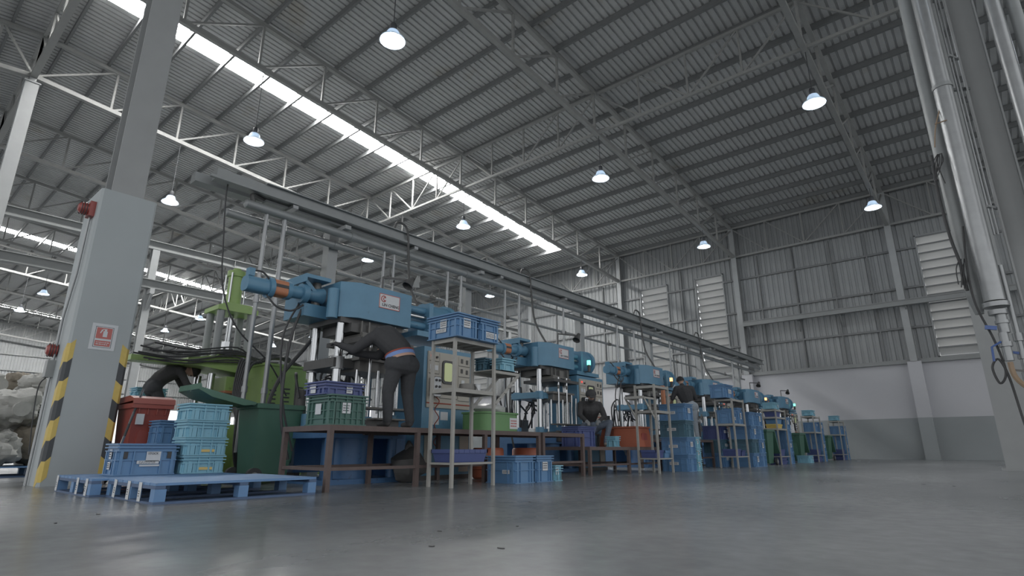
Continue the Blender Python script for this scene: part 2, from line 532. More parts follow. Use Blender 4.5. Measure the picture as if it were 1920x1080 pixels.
wp(MB().box(X_L, X_R, W - .14, W + .05, 4.24, 4.42), 'sill_beam', 'beam_paint', 'steel sill beam above the plaster')
for i, x in enumerate(TX):
    if x < -60: break
    wp(hsec(MB(), x, W - .2, 4.3, 12.7, .28, .3, .02, web='y'), 'wall_column', 'post_paint')
    wp(MB().box(x - .27, x + .27, W - .32, W + .01, 0, 1.8), 'pilaster_base', 'plaster_grey')
    wp(MB().box(x - .267, x + .267, W - .317, W + .01, 1.8, 4.3), 'pilaster', 'plaster_white')
wb = empty('wall_beam', (-4, W - .5, 6.9), label='long grey steel rail carried on brackets along the far wall cladding', cat='rail')
MB().box(-5.85, 7, -.09, .09, -.02, .22).box(-5.85, 7, -.12, .12, .2, .24).obj('rail', 'beam_paint', wb)
for x in (-5.6, -3.2, -1.2, 1.5, 4.0):
    MB().box(x - .05, x + .05, .09, .5, -.02, .1).bar((x, .05, -.02), (x, .48, -.55), .06).obj('bracket', 'beam_paint', wb)
names = ['nearest the right column', 'just left of the third wall column', 'narrow one left of it, behind the press line', 'behind the second press', 'behind the first press', 'far left behind the green press', 'farthest left']
for i, (a, c) in enumerate(LOUV):
    w = empty('window_%d' % (i + 1), ((a + c) / 2, W, ZL0), label='tall white louvred window in the far wall, ' + names[i], kind='structure')
    h = ZL1 - ZL0; hw = (c - a) / 2
    fb = MB()
    fb.box(-hw, -hw + .06, -.05, .15, 0, h).box(hw - .06, hw, -.05, .15, 0, h).box(-hw, hw, -.05, .15, 0, .06).box(-hw, hw, -.05, .15, h - .06, h)
    fb.obj('window_frame', 'clad_steel', w)
    n = 14; p = (h - .12) / n
    for k in range(n):
        z = .06 + p * k
        sb = MB(); t = .012
        # blade: inner edge high, outer edge low
        sb.add([(sx * (hw - .06), y, zz) for sx in (-1, 1) for (y, zz) in ((-.02, z + p * .98), (.34, z + p * .16), (.34, z + p * .16 - t), (-.02, z + p * .98 - t))],
               [(0, 1, 2, 3), (7, 6, 5, 4), (0, 4, 5, 1), (1, 5, 6, 2), (2, 6, 7, 3), (3, 7, 4, 0)])
        so_ = sb.obj('louver_slat', 'louver_white', w)
        MB().box(-hw + .06, hw - .06, -.035, -.02, z + p * .84, z + p * 1.0).obj('slat_shade', 'purlin_paint', so_)  # dark strip paints in the shade line along each blade's inner edge

# ---- left gable wall, far away
wl = empty('wall_left', (X_L, 10, 0), label='far left ribbed wall with a long bright opening near the ground', kind='structure')
def wlp(b, name, m):
    o = b.obj(name, m, wl); o.matrix_parent_inverse = Matrix.Translation((-X_L, -10, 0)); return o
def lclad(z0, z1):
    y0, y1 = Y_BACK, W; n = 150; p = (y1 - y0) / n; prf = []
    for k in range(n):
        for t, h in ((0, 0), (.5, 0), (.6, .05), (.9, .05)): prf.append((y0 + (k + t) * p, h))
    n = len(prf); b = MB()
    z1f = (lambda y: zr(y)) if z1 is None else (lambda y: z1)
    b.add([(X_L - h, y, z0) for y, h in prf] + [(X_L - h, y, z1f(y)) for y, h in prf], [(i, n + i, n + i + 1, i + 1) for i in range(n - 1)])
    wlp(b, 'cladding_sheet', 'clad_steel')
lclad(0, 1.2); lclad(5.5, None)
for z in (5.6, 7.4, 9.2, 11.0): wlp(MB().box(X_L, X_L + .15, Y_BACK, W, z - .07, z + .07), 'girt', 'beam_paint')
for y in (-5, 2, 9.4, 16.9, 24.3): wlp(MB().box(X_L, X_L + .3, y - .15, y + .15, 0, 12.6), 'wall_column', 'post_paint')

# ---- pendant high-bay lamps under the trusses
lamp0 = empty('pendant_lamp')
MB().cyl((0, 0, .5), (0, 0, 1), .012, n=8).obj('hanging_rod', 'lamp_cap', lamp0)
MB().lathe([(.0, .52), (.07, .52), (.085, .48), (.085, .34), (.06, .30), (.0, .30)], n=16).obj('ballast_cap', 'lamp_cap', lamp0)
MB().lathe([(.09, .30), (.14, .285), (.165, .24), (.18, .17), (.235, .10), (.31, .045), (.325, .0), (.318, .0), (.302, .04), (.226, .095), (.172, .165), (.157, .235), (.13, .275), (.09, .292)], n=28).obj('shade', 'shade_acrylic', lamp0)
MB().lathe([(.0, .27), (.05, .265), (.085, .22), (.095, .16), (.08, .10), (.04, .06), (0, .05)], n=16).obj('lamp_bulb', 'bulb', lamp0)
ROWS = {7.1: 'front row', 17.0: 'middle row', 26.9: 'row nearest the far wall'}
first = True; rod_me = {}
for ci, x in enumerate(TX[0:9]):
    for y in (7.1, 17.0, 26.9):
        o = lamp0 if first else copy_tree(lamp0)
        first = False
        z = 10.4
        o.location = (x, y, z)
        top = zr(y) - 2.1 - z
        for ch in o.children:
            if ch.name.startswith('hanging_rod'):
                ch.scale = (1, 1, 1); ch.data = MB().cyl((0, 0, .5), (0, 0, top), .012, n=8).mesh('hanging_rod', 'lamp_cap')
        tag(o, 'lit white high-bay pendant lamp, %s, %s column from the right' % (ROWS[y], (['first'] + order)[ci]), 'lamp', 'high-bay lamps hung from the roof trusses')
        ld = bpy.data.lights.new('lamp_glow', 'POINT'); ld.energy = LAMP_WATT; ld.shadow_soft_size = .09; ld.color = (.86, .93, 1)
        lo = bpy.data.objects.new('lamp_glow', ld); COL.objects.link(lo); lo.parent = o; lo.location = (0, 0, -.02)

# ================================================================== NEAR CLAD COLUMN
cc = empty('clad_column', (-9.55, 2.1, 0), label='grey clad column with hazard striped edges and steel post rising to the roof', kind='structure')
bm_ = MB()
CX0, CX1, CY0, CY1, CZ = -.4, .35, -.35, .36, 4.05
bm_.prism([(CX0, CY0), (CX1 - .03, CY0), (CX1, CY0 + .03), (CX1, CY1 - .03), (CX1 - .03, CY1), (CX0, CY1)], 'z', 0, CZ)
bm_.obj('cladding', 'column_paint', cc)
hsec(MB(), -.1, .02, CZ, zr(RY) - 2.15, .42, .42, .03, web='x').box(-.30, .10, -.0, .04, CZ, 13).obj('steel_post', 'post_paint', cc)
t = .003
for side in ('l', 'r'):
    for k in range(7):
        z0 = .05 + k * .25; z1 = z0 + .25; sl = .06; m = 'hazard_yellow' if k % 2 == 0 else 'hazard_black'
        b = MB()
        if side == 'l':
            y0, y1 = CY0 + .03, CY0 + .08
            b.prism([(y0, z0), (y1, z0 + sl), (y1, z1 + sl), (y0, z1)], 'x', CX1, CX1 + t)
            x0, x1 = CX1 - .15, CX1 - .03
            b.prism([(x0, z0 - .1), (x1, z0), (x1, z1), (x0, z1 - .1)], 'y', CY0 - t, CY0)
            b.add([(CX1 - .03, CY0 - t, z0), (CX1 + t, CY0 + .03, z0), (CX1 + t, CY0 + .03, z1), (CX1 - .03, CY0 - t, z1)], [(0, 1, 2, 3)])
        else:
            y0, y1 = CY1 - .10, CY1 - .03
            b.prism([(y0, z0 + sl), (y1, z0), (y1, z1), (y0, z1 + sl)], 'x', CX1, CX1 + t)
            b.add([(CX1 + t, CY1 - .03, z0), (CX1 - .03, CY1 + t, z0), (CX1 - .03, CY1 + t, z1), (CX1 + t, CY1 - .03, z1)], [(0, 1, 2, 3)])
        b.obj('hazard_stripe', m, cc)
# paper sign on the column
sg = empty('wall_sign', (-9.2 + .003, 2.12, 1.93), label='white paper sign with red extinguisher pictogram on the clad column', cat='sign')
plate('sheet', .30, .36, 'paper', sg, (0, 0, 0), FACE_PX)
fr = MB()
for a in ((-.105, .105, .135, .14), (-.105, .105, -.145, -.14), (-.105, -.1, -.145, .14), (.1, .105, -.145, .14)): fr.box(a[0], a[1], a[2], a[3], .002, .003)
link('border', fr.mesh('border', 'ink'), sg, FACE_PX)
plate('red_panel', .18, .15, 'sign_red', sg, (.002, .0, .05), FACE_PX)
plate('red_caption', .18, .075, 'sign_red', sg, (.002, .0, -.09), FACE_PX)
ic = MB()
ic.box(-.012, .038, -.05, .03, .004, .005); ic.box(.0, .026, .03, .05, .004, .005); ic.box(-.02, .03, .05, .06, .004, .005)
ic.prism([(-.05, .0), (-.04, -.005), (-.015, .045), (-.02, .055), (-.035, .045)], 'z', .004, .005)
link('pictogram', ic.mesh('pictogram', 'paper'), sg, Matrix.Translation((0, 0, .05)) @ FACE_PX)
scribble(sg, (.002, 0, -.09), FACE_PX, .15, .05, 2, 'paper', 4)
# sirens, junction box, conduit on the left side of the column
def siren(loc, label, box):
    s = empty('fire_siren', loc, label=label, cat='siren')
    if box: MB().box(-.09, .09, -.07, 0, -.11, .11).obj('housing', 'siren_red', s)
    y = -.07 if box else 0
    MB().lathe([(0, -.12 + y), (.05, -.115 + y), (.085, -.08 + y), (.09, 0 + y)], ax='y', n=18).obj('lens', 'siren_red', s)
    for k in range(3): MB().lathe([(.093, -.02 - .03 * k + y), (.097, -.025 - .03 * k + y), (.093, -.03 - .03 * k + y)], ax='y', n=18).obj('ring', 'black_rubber', s)
siren((-9.42, CY0 + 2.1, 3.75), 'red siren with boxed housing high on the clad column', True)
siren((-9.72, CY0 + 2.1 - .01, 1.75), 'round red bell lower on the clad column side', False)
jb = empty('junction_box', (-9.72, CY0 + 2.1, 1.48), label='small grey junction box under the round red bell', cat='box')
MB().box(-.08, .08, -.09, 0, -.1, .13).obj('body', 'galv_dull', jb)
MB().path([(-.04, -.05, -.1), (-.12, -.09, -.2), (-.16, -.08, -.5), (-.14, -.03, -1.1)], .008, smooth=6).obj('wire', 'black_rubber', jb)
cd = MB().path([(-9.66, 1.72, 0.0), (-9.66, 1.72, 1.3), (-9.66, 1.72, 2.2), (-9.44, 1.72, 2.8), (-9.42, 1.72, 3.66)], .014, n=8)
tag(cd.obj('conduit', 'galv'), 'thin steel conduit running down the side of the clad column', 'conduit')
# ================================================================== CRANE RUNWAY BEHIND THE PRESSES
XB = -24.9
for z, nm in ((8.2, 'upper'), (6.505, 'lower')):
    o = empty('runway_beam', (XB + (0 if z > 8 else .34), -6, z), label='%s long grey steel runway beam left behind the green press' % nm, cat='beam')
    MB().box(-.14, .14, 0, 36, 0, .03).box(-.02, .02, 0, 36, .03, .33).box(-.14, .14, 0, 36, .33, .36).obj('i_beam', 'beam_paint', o)
    for k in range(1, 9): MB().box(-.13, .13, k * 4, k * 4 + .02, .03, .33).obj('stiffener', 'beam_paint', o)
for i, y in enumerate((6.9, 14.2, 21.5, 28.8)):
    c = empty('runway_post', (XB, y, 0), label='grey steel post under the runway beams, %s from the clad column' % ['nearest', 'second', 'third', 'fourth'][i], cat='post')
    hsec(MB(), 0, 0, 0, 8.2, .26, .26, .02).obj('shaft', 'post_paint', c)
    MB().box(-.14, .5, -.08, .08, 6.3, 6.5).bar((.1, 0, 5.7), (.48, 0, 6.3), .08).obj('bracket', 'post_paint', c)
# ================================================================== OVERHEAD RAIL, PIPES AND POSTS BEHIND THE PRESS LINE
XG = -9.0
rl = empty('overhead_rail', (XG, 3.0, 4.72), label='long galvanised channel rail running above the presses to the far wall', cat='rail')
MB().box(-.05, .14, .1, 27.2, -.10, .08).box(.14, .20, .0, 27.2, -.12, -.08).box(.05, .2, .9, 27.2, .08, .10).obj('channel', 'galv_dull', rl)
MB().box(-.36, -.2, -.1, 27.2, -.13, .05).box(-.2, -.14, -.1, 27.2, -.13, -.1).obj('rear_channel', 'galv_dull', rl)
MB().box(-.14, .0, 1.0, 27.2, -.16, -.14).obj('cable_tray', 'galv_dull', rl)
for k in range(10): MB().box(-.3, .18, 1.4 + k * 2.75, 1.5 + k * 2.75, -.19, -.13).obj('clip', 'galv', rl)
for i, (x, z, y0, r) in enumerate(((XG + .12, 4.36, 3.62, .075), (XG - .12, 4.20, 3.42, .07))):
    o = empty('overhead_pipe', (x, y0, z), label='%s grey air pipe below the channel rail' % ['upper front', 'lower rear'][i], cat='pipe')
    MB().cyl((0, 0, 0), (0, 26.0, 0), r, n=16).obj('pipe', 'galv_dull', o)
    MB().lathe([(0, -.03), (r * .7, -.02), (r * 1.02, .0)], ax='y', n=16).obj('end_cap', 'galv_dull', o)
    for k in range(8): MB().cyl((0, 2 + k * 3.1, 0), (0, 2.12 + k * 3.1, 0), r * 1.14, n=16).obj('coupling', 'galv_dull', o)
o = empty('service_pipe', (XG - .5, 4.6, 3.8), label='thin grey service pipe with valves, lower than the air pipes', cat='pipe')
MB().cyl((0, 0, 0), (0, 24.5, 0), .035, n=10).obj('pipe', 'galv_dull', o)
for k in range(9): MB().cyl((0, 1 + k * 2.6, 0), (0, 1.16 + k * 2.6, 0), .055, n=10).cyl((0, 1.08 + k * 2.6, 0), (0, 1.08 + k * 2.6, .12), .02, n=8).obj('valve', 'mid_steel', o)
for i, y in enumerate((5.5, 9.2, 14.1, 18.6, 23.1, 27.6)):
    c = empty('rail_post', (XG - .33, y, 0), label='square grey post holding up the channel rail, %s' % ['beside the first press', 'behind the first control cabinet', 'behind the third press', 'behind the fourth press', 'behind the fifth press', 'beside the sixth press'][i], cat='post')
    MB().box(-.1, .1, -.1, .1, 0, 4.45).obj('shaft', 'post_paint', c)
    MB().box(-.22, .56, -.06, .06, 4.45, 4.525).obj('top_arm', 'post_paint', c)
    MB().bar((-.08, 0, 4.05), (-.2, 0, 4.46), .05).obj('knee_brace', 'post_paint', c)
    MB().box(-.16, .16, -.16, .16, 0, .02).obj('base_plate', 'post_paint', c)
    MB().box(-.24, -.1, -.03, .03, 3.70, 3.765).obj('pipe_arm', 'post_paint', c)
DR = [(4.0, .4, .035, 'left of the pair by the green cabinet'), (4.32, .4, .04, 'right of the pair by the green cabinet'), (6.45, 2.6, .03, 'left one above the first press'), (6.7, 2.75, .025, 'right one above the first press'),
      (8.2, 2.3, .03, 'behind the blue crates on the first rack'), (8.62, 2.4, .03, 'just right of those crates'), (10.15, 1.2, .03, 'left of the second press'), (10.7, 1.3, .035, 'at the left end of the second press'),
      (12.65, 2.5, .03, 'right of the second press'), (15.6, 2.4, .03, 'left of the third press'), (16.7, 2.4, .03, 'above the third press'), (19.4, 2.3, .03, 'above the fourth press'), (22.5, 2.3, .03, 'above the fifth press'), (25.8, 1.8, .035, 'at the end of the pipe run')]
for y, z0, r, where in DR:
    o = empty('drop_pipe', (XG + .1, y, z0), label='thin vertical drop pipe, ' + where, cat='pipe')
    MB().cyl((0, 0, 0), (0, 0, 4.3 - z0), r, n=10).obj('pipe', 'galv', o)
    for zz in (.9, (4.3 - z0) * .6): MB().cyl((0, 0, zz), (0, 0, zz + .09), r * 1.35, n=10).obj('coupling', 'galv', o)
for i, y in enumerate((6.9, 11.0, 17.0, 22.0)):
    b = MB().path([(XG + .1, y - .25, 4.78), (XG + .16, y - .22, 4.98), (XG + .2, y, 4.9), (XG + .2, y + .08, 4.4), (XG + .3, y + .1, 3.6), (XG + .6, y + .3, 2.9)], .025, smooth=6)
    tag(b.obj('drop_hose', 'dark_steel'), 'grey flexible hose looping over the channel rail, %s' % ['above the first press', 'above the second press', 'above the third press', 'above the fifth press'][i], 'hose')
b = MB().path([(XG, 3.35, 4.75), (XG + .05, 3.32, 4.4), (XG + .02, 3.4, 3.6), (XG, 3.5, 2.9), (XG, 3.8, 2.3), (XG, 4.4, 1.8), (XG, 4.75, 1.3)], .012, smooth=6)
tag(b.obj('hanging_cable', 'black_rubber'), 'black cable hanging from the end of the channel rail', 'cable')
b = MB().path([(XG + .1, 3.75, 4.42), (XG + .1, 3.72, 4.55), (XG - .05, 3.95, 4.6), (XG - .05, 4.0, 4.72)], .04, smooth=5)
tag(b.obj('pipe_elbow', 'dark_steel'), 'dark elbow joining the air pipe to the channel rail', 'pipe')

# ================================================================== RIGHT-HAND COLUMN WITH PIPES
rc = empty('steel_column', (.62, 9.75, 0), label='grey steel column at the right edge beside the thick pipes', kind='structure')
hsec(MB(), 0, 0, 0, 14.6, .32, .32, .02).box(-.14, .14, -.005, .005, 0, 14.6).obj('shaft', 'post_paint', rc)
MB().box(-.25, .25, -.25, .25, 0, .03).obj('base_plate', 'post_paint', rc)
for k in range(5): MB().bar((-.16, -.1, 1.2 + k * 2.4), (-.26, -.3, 1.2 + k * 2.4), .03).obj('pipe_bracket', 'post_paint', rc)
ca = empty('steel_column', (.24, 16.9, 0), label='wide grey column farther back behind the riser pipes', kind='structure')
MB().box(-.37, .37, -.25, .25, 0, 11.9).obj('shaft', 'post_paint', ca)
MB().box(-.45, .45, -.33, .33, 0, .05).obj('base_plate', 'post_paint', ca)
pp = empty('riser_pipe', (.20, 9.45, 2.3), label='thick bright steel riser pipe ending in a valve at the right', cat='pipe')
MB().cyl((0, 0, 0), (0, 0, 12.2), .115, n=24).obj('pipe', 'galv', pp)
for z in (-.02, -.12): MB().cyl((0, 0, z - .06), (0, 0, z), .14 if z > -.1 else .10, n=20).obj('flange', 'galv', pp)
MB().cyl((.02, 0, -.42), (.02, 0, -.18), .06, n=16).cyl((.02, 0, -.30), (.02, 0, -.26), .075, n=16).obj('reducer', 'galv', pp)
MB().cyl((.0, -.02, -.78), (.0, -.02, -.42), .05, n=12).cyl((0, -.02, -.6), (0, -.02, -.54), .07, n=12).obj('valve_body', 'galv', pp)
MB().bar((-.05, -.06, -.36), (-.16, -.10, -.34), .03, .05).obj('valve_handle', 'valve_blue', pp)
MB().path([(-.04, -.08, -.54), (-.14, -.10, -.60), (-.15, -.1, -.78)], .014).obj('valve_lever', 'valve_blue', pp)
for k, z in enumerate((3.2, 6.0)): MB().cyl((0, 0, z), (0, 0, z + .06), .125, n=20).bar((0, .1, z + .03), (.3, .3, z + .03), .04).obj('clamp', 'galv_dull', pp)
pd = empty('riser_pipe', (.02, 9.7, 2.45), label='dull dark riser pipe just left of the bright one', cat='pipe')
MB().cyl((0, 0, 0), (0, 0, 12), .10, n=20).cyl((0, 0, -.25), (0, 0, 0), .05, .10, n=20).obj('pipe', 'galv_dull', pd)
pe = empty('riser_pipe', (.93, 9.2, 3.2), label='bright riser pipe at the far right edge, right of the steel column', cat='pipe')
MB().cyl((0, 0, 0), (0, 0, 11), .085, n=18).obj('pipe', 'galv', pe)
MB().cyl((.2, .05, 0), (.2, .05, 11), .07, n=18).obj('twin_pipe', 'galv_dull', pe)
for i, (x, y) in enumerate(((.36, 9.5), (.40, 9.53))):
    o = MB().cyl((x, y, 3.2), (x, y, 7.4), .014, n=8)
    tag(o.obj('conduit', 'galv'), '%s of two thin conduits between riser pipe and right column' % ['left', 'right'][i], 'conduit')
pf = empty('small_pipe', (.34, 9.6, .3), label='slender grey pipe with stacked valves below the bright riser', cat='pipe')
MB().cyl((0, 0, 0), (0, 0, 2.5), .035, n=12).obj('pipe', 'galv', pf)
for z in (.75, .98, 1.25, 1.48): MB().cyl((0, 0, z), (0, 0, z + .1), .055, n=12).obj('valve', 'galv', pf)
MB().bar((-.14, -.03, 1.12), (.16, -.03, 1.06), .025).obj('valve_lever', 'mid_steel', pf)
MB().bar((-.03, -.05, 1.32), (-.1, -.05, 1.34), .03).obj('valve_handle', 'valve_blue', pf)
def hose(pts, r, m, label, name='hose'):
    tag(MB().path(pts, r, smooth=7, n=7).obj(name, m), label, 'hose')
hose([(.20, 9.43, 1.5), (.22, 9.4, 1.3), (.36, 9.3, 1.1), (.6, 9.2, .85), (.95, 9.1, .6)], .03, 'hose_brown', 'tan rubber hose curving right from the big valve')
hose([(.34, 9.58, .9), (.4, 9.5, .65), (.6, 9.4, .42), (.95, 9.3, .25)], .02, 'copper', 'copper coloured hose curving right from the lower valves')
hose([(.34, 9.6, .78), (.38, 9.5, .5), (.5, 9.45, .3), (.75, 9.4, .18)], .016, 'dark_steel', 'dark hose falling to the floor by the right column')
hose([(.06, 9.5, 3.4), (.0, 9.48, 2.8), (.0, 9.46, 2.3), (.1, 9.45, 1.8), (.14, 9.45, 1.4), (.06, 9.45, 1.25), (.02, 9.45, 1.45), (.10, 9.45, 1.55), (.16, 9.45, 1.3), (.2, 9.45, .7), (.26, 9.45, .4)], .014, 'black_rubber', 'black cable looped down along the riser pipes')
hose([(-.1, 9.62, 4.6), (-.12, 9.6, 4.0), (-.1, 9.55, 3.3), (-.06, 9.5, 2.9), (-.05, 9.5, 2.5)], .02, 'black_rubber', 'thick black cable left of the dull riser pipe')
hose([(.22, 9.5, .55), (.16, 9.45, .4), (.2, 9.45, .22), (.34, 9.45, .3), (.3, 9.45, .5), (.18, 9.45, .48), (.22, 9.45, .2), (.36, 9.42, .05)], .012, 'black_rubber', 'tangle of thin cable at the foot of the right column')
for k, z in enumerate((2.75, 4.35)):
    b = MB(); rr = random.Random(60 + k)
    for j in range(7):
        x = -.06 + rr.uniform(-.05, .05)
        b.path([(x + .04, 9.52, z + .2), (x + rr.uniform(-.04, .04), 9.47 + rr.uniform(-.03, .03), z + .05), (x - .04 + rr.uniform(-.05, .06), 9.45 + rr.uniform(-.04, .04), z - .12 - rr.uniform(0, .18))], .007, smooth=4, n=5)
    tag(b.obj('cable_bundle', 'black_rubber'), ['dark bundle of cable ends beside the pipe flange', 'dark knotted cable bundle tied high on the riser pipes'][k], 'cable')
b = MB().path([(.12, 9.4, 5.2), (.02, 9.36, 4.9), (-.04, 9.36, 4.6)], .008, smooth=4).path([(.02, 9.36, 4.95), (.16, 9.34, 4.95)], .008)
tag(b.obj('tie_strap', 'hose_brown'), 'pale tie strap knotted round the riser pipes', 'strap')

# ================================================================== PRESSES
def rounded(w, h, r, n=4):
    pts = []
    for cx, cy, a0 in ((w / 2 - r, h / 2 - r, 0), (-w / 2 + r, h / 2 - r, 90), (-w / 2 + r, -h / 2 + r, 180), (w / 2 - r, -h / 2 + r, 270)):
        for k in range(n + 1):
            a = math.radians(a0 + 90 * k / n); pts.append((cx + r * math.cos(a), cy + r * math.sin(a)))
    return pts
def make_press():
    t = empty('injection_press')
    pb = 'press_blue'
    MB().prism([(-.95, 0), (-.14, 0), (0, .22), (0, 1.12), (-.95, 1.12)], 'z', 2.13, 2.62).obj('head_block', pb, t)
    MB().box(-.95, -.42, -.34, 0, 2.13, 2.30).box(-.95, -.60, -.34, -.02, 2.30, 2.42).obj('head_lug', pb, t)
    MB().cyl((-.18, -.07, 2.10), (-.18, -.07, 2.50), .075, n=18).obj('guide_tube', pb, t)
    MB().cyl((-.50, -.14, 2.30), (-.50, -.14, 2.70), .06, n=14).obj('dark_tube', 'mid_steel', t)
    MB().box(-.85, -.30, -.42, -.05, 2.62, 2.67).box(-.85, -.30, -.42, -.40, 2.56, 2.62).bar((-.4, -.40, 2.62), (-.4, -.18, 2.42), .05).bar((-.75, -.40, 2.62), (-.75, -.18, 2.42), .05).obj('yoke', pb, t)
    # injection unit reaching left
    ax = lambda y: (-.45, y, 2.44 + (y + .1) * .05)
    MB().cyl(ax(-.32), ax(-.08), .07, .11, n=16).cyl(ax(-.40), ax(-.32), .13, n=18).obj('injection_flange', pb, t)
    MB().cyl(ax(-.58), ax(-.40), .085, n=16).cyl(ax(-.62), ax(-.56), .12, n=18).obj('barrel', pb, t)
    b = MB(); b.prism([(x * .13 / .13 - .45, 2.44 - .025 + z) for x, z in rounded(.22, .20, .05)], 'y', -.80, -.62); b.obj('coupling_guard', 'orange_paint', t)
    MB().box(-.345, -.335, -.80, -.62, 2.41, 2.45).obj('guard_gap', 'black_rubber', t)
    MB().cyl(ax(-.86), ax(-.80), .135, n=18).obj('motor_flange', pb, t)
    b = MB(); b.prism([(x - .45, 2.40 + z) for x, z in rounded(.21, .19, .07)], 'y', -1.14, -.86); b.obj('motor', 'press_blue', t)
    MB().box(-.50, -.40, -1.12, -1.05, 2.50, 2.60).obj('terminal_box', 'press_blue', t)
    MB().path([(-.45, -1.06, 2.58), (-.42, -.95, 2.58), (-.4, -.86, 2.50)], .012, smooth=4).path([(-.42, -.86, 2.30), (-.36, -.75, 2.16), (-.36, -.55, 2.14), (-.42, -.36, 2.26)], .014, smooth=5).obj('motor_cable', 'black_rubber', t)
    # clamp cylinders to the right
    MB().cyl((-.25, 1.12, 2.50), (-.25, 1.62, 2.50), .055, n=14).cyl((-.25, 1.12, 2.26), (-.25, 1.62, 2.26), .055, n=14).obj('side_tube', pb, t)
    MB().cyl((-.22, 1.12, 2.39), (-.22, 1.62, 2.39), .04, n=14).obj('ram', 'chrome', t)
    MB().box(-.62, -.12, 1.58, 1.66, 2.12, 2.62).obj('end_plate', pb, t)
    MB().cyl((-.42, 1.66, 2.42), (-.42, 2.10, 2.42), .25, n=26).obj('drum', pb, t)
    MB().cyl((-.42, 2.10, 2.42), (-.42, 2.20, 2.42), .29, n=26).obj('drum_flange', pb, t)
    MB().box(-.8, -.05, 1.30, 2.20, 2.06, 2.14).obj('drum_shelf', pb, t)
    # tie bars
    for x in (-.18, -.78):
        for y in (.08, 1.0):
            MB().cyl((x, y, .86), (x, y, 2.13), .056, n=18).obj('tie_bar', 'chrome', t)
            MB().cyl((x, y, 1.44), (x, y, 1.60), .085, n=16).obj('collar', pb, t)
            MB().cyl((x, y, .70), (x, y, .88), .09, n=16).obj('foot_collar', pb, t)
    MB().box(-.9, -.1, .02, 1.06, 2.06, 2.13).box(-.75, -.05, .16, .98, 1.94, 2.06).obj('upper_platen', 'dark_steel', t)
    b = MB()
    for y in (.30, .42, .86): b.bar((-.02, y, 1.90), (-.02, y, 2.10), .02)
    b.bar((-.01, .3, 1.93), (-.01, .95, 1.90), .035).box(-.05, 0, .56, .70, 1.92, 2.06)
    b.obj('hot_runner_frame', 'mid_steel', t)
    MB().box(-.72, .10, .22, 1.12, 1.80, 1.86).obj('mould_top', 'dark_steel', t)
    MB().box(-.60, .02, .30, .56, 1.86, 1.93).box(-.62, .05, .25, 1.02, 1.56, 1.60).box(-.55, .0, .3, .98, 1.42, 1.56).obj('mould_core', 'mid_steel', t)
    MB().box(-.86, -.12, -.02, 1.08, 1.46, 1.58).obj('crosshead', pb, t)
    for x, y, z0, z1 in ((.06, .42, .95, 1.90), (.06, .56, .95, 1.44), (.07, .70, .95, 1.90), (-.02, .80, .95, 1.42), (.05, .90, .95, 1.56), (-.05, .30, .95, 1.44), (-.1, 1.0, .95, 1.44), (.05, 1.06, .95, 1.5), (-.3, .5, .9, 1.44), (-.3, .85, .9, 1.44)):
        MB().cyl((x, y, z0), (x, y, z1), .021, n=10).obj('guide_rod', 'chrome', t)
    for y in (.42, .70): MB().cyl((.06 if y < .5 else .07, y, 1.60), (.06 if y < .5 else .07, y, 1.74), .014, .03, n=10).obj('spring_tip', 'mid_steel', t)
    MB().box(-.12, .12, .36, 1.16, .93, .955).box(-.10, .10, .52, 1.1, .80, .82).obj('ejector_plate', 'mid_steel', t)
    MB().box(-.3, .0, .46, 1.0, .60, .80).obj('ejector_box', 'dark_steel', t)
    MB().cyl((-.05, .74, .62), (-.05, .74, .93), .05, n=14).obj('ejector_ram', 'chrome', t)
    MB().box(-.95, -.05, -.06, 1.14, .56, .70).obj('bed', 'press_blue_deep', t)
    MB().cyl((-.42, .50, .06), (-.42, .50, .56), .34, n=28).obj('main_cylinder', 'press_blue_deep', t)
    for yy in (.98, .02): MB().cyl((-.10, yy, .06), (-.10, yy, .56), .065, n=16).obj('bed_leg', 'press_blue_deep', t)
    MB().box(-.95, .0, -.10, 1.20, 0, .06).box(-.9, -.2, 1.14, 1.30, .06, .66).obj('base', 'press_blue_deep', t)
    MB().path([(-.5, -.3, 2.3), (-.5, -.42, 1.9), (-.52, -.46, 1.4), (-.5, -.45, .8), (-.5, -.3, .3)], .018, smooth=5).path([(-.55, -.35, 2.3), (-.6, -.5, 1.8), (-.6, -.4, 1.0), (-.6, -.2, .4)], .014, smooth=5).obj('hose_run', 'black_rubber', t)
    # name plate
    pl = plate('name_plate', .36, .21, 'paper', t, (.0, .72, 2.44), FACE_PX, .006)
    fb = MB()
    for a in ((-.18, .18, .095, .105), (-.18, .18, -.105, -.095), (-.18, -.17, -.105, .105), (.17, .18, -.105, .105)): fb.box(a[0], a[1], a[2], a[3], .006, .008)
    link('border', fb.mesh('border', 'sign_red'), pl)
    lg = MB()
    for cx, rr in ((-.105, .042), (-.085, .024)):
        pts = [(cx + rr * math.cos(math.radians(a)), .03 + rr * math.sin(math.radians(a)), .008) for a in range(50, 311, 20)]
        lg.path(pts, .006, n=4)
    link('logo', lg.mesh('logo', 'ink_red'), pl)
    tx = text('LIN CHENG', .058, 'ink', pl, (.025, -.055, .007), Matrix.Identity(4), bold=.0015)
    return t
press0 = make_press()
PRESS = [(-6.75, 4.28, 1.06), (-7.0, 9.2, 1), (-7.0, 13.57, 1), (-7.0, 17.78, 1), (-7.0, 21.86, 1), (-7.0, 25.87, 1)]
PW = ['nearest the striped column', 'second in line, behind the seated man', 'third in line', 'fourth in line, beyond the standing man', 'fifth in line', 'last, near the far wall']
for i, (x, y, s) in enumerate(PRESS):
    o = press0 if i == 0 else copy_tree(press0)
    o.location = (x, y, 0); o.scale = (s, s, s)
    tag(o, 'blue hydraulic press with chrome tie bars, ' + PW[i], 'press', 'blue presses in a line')

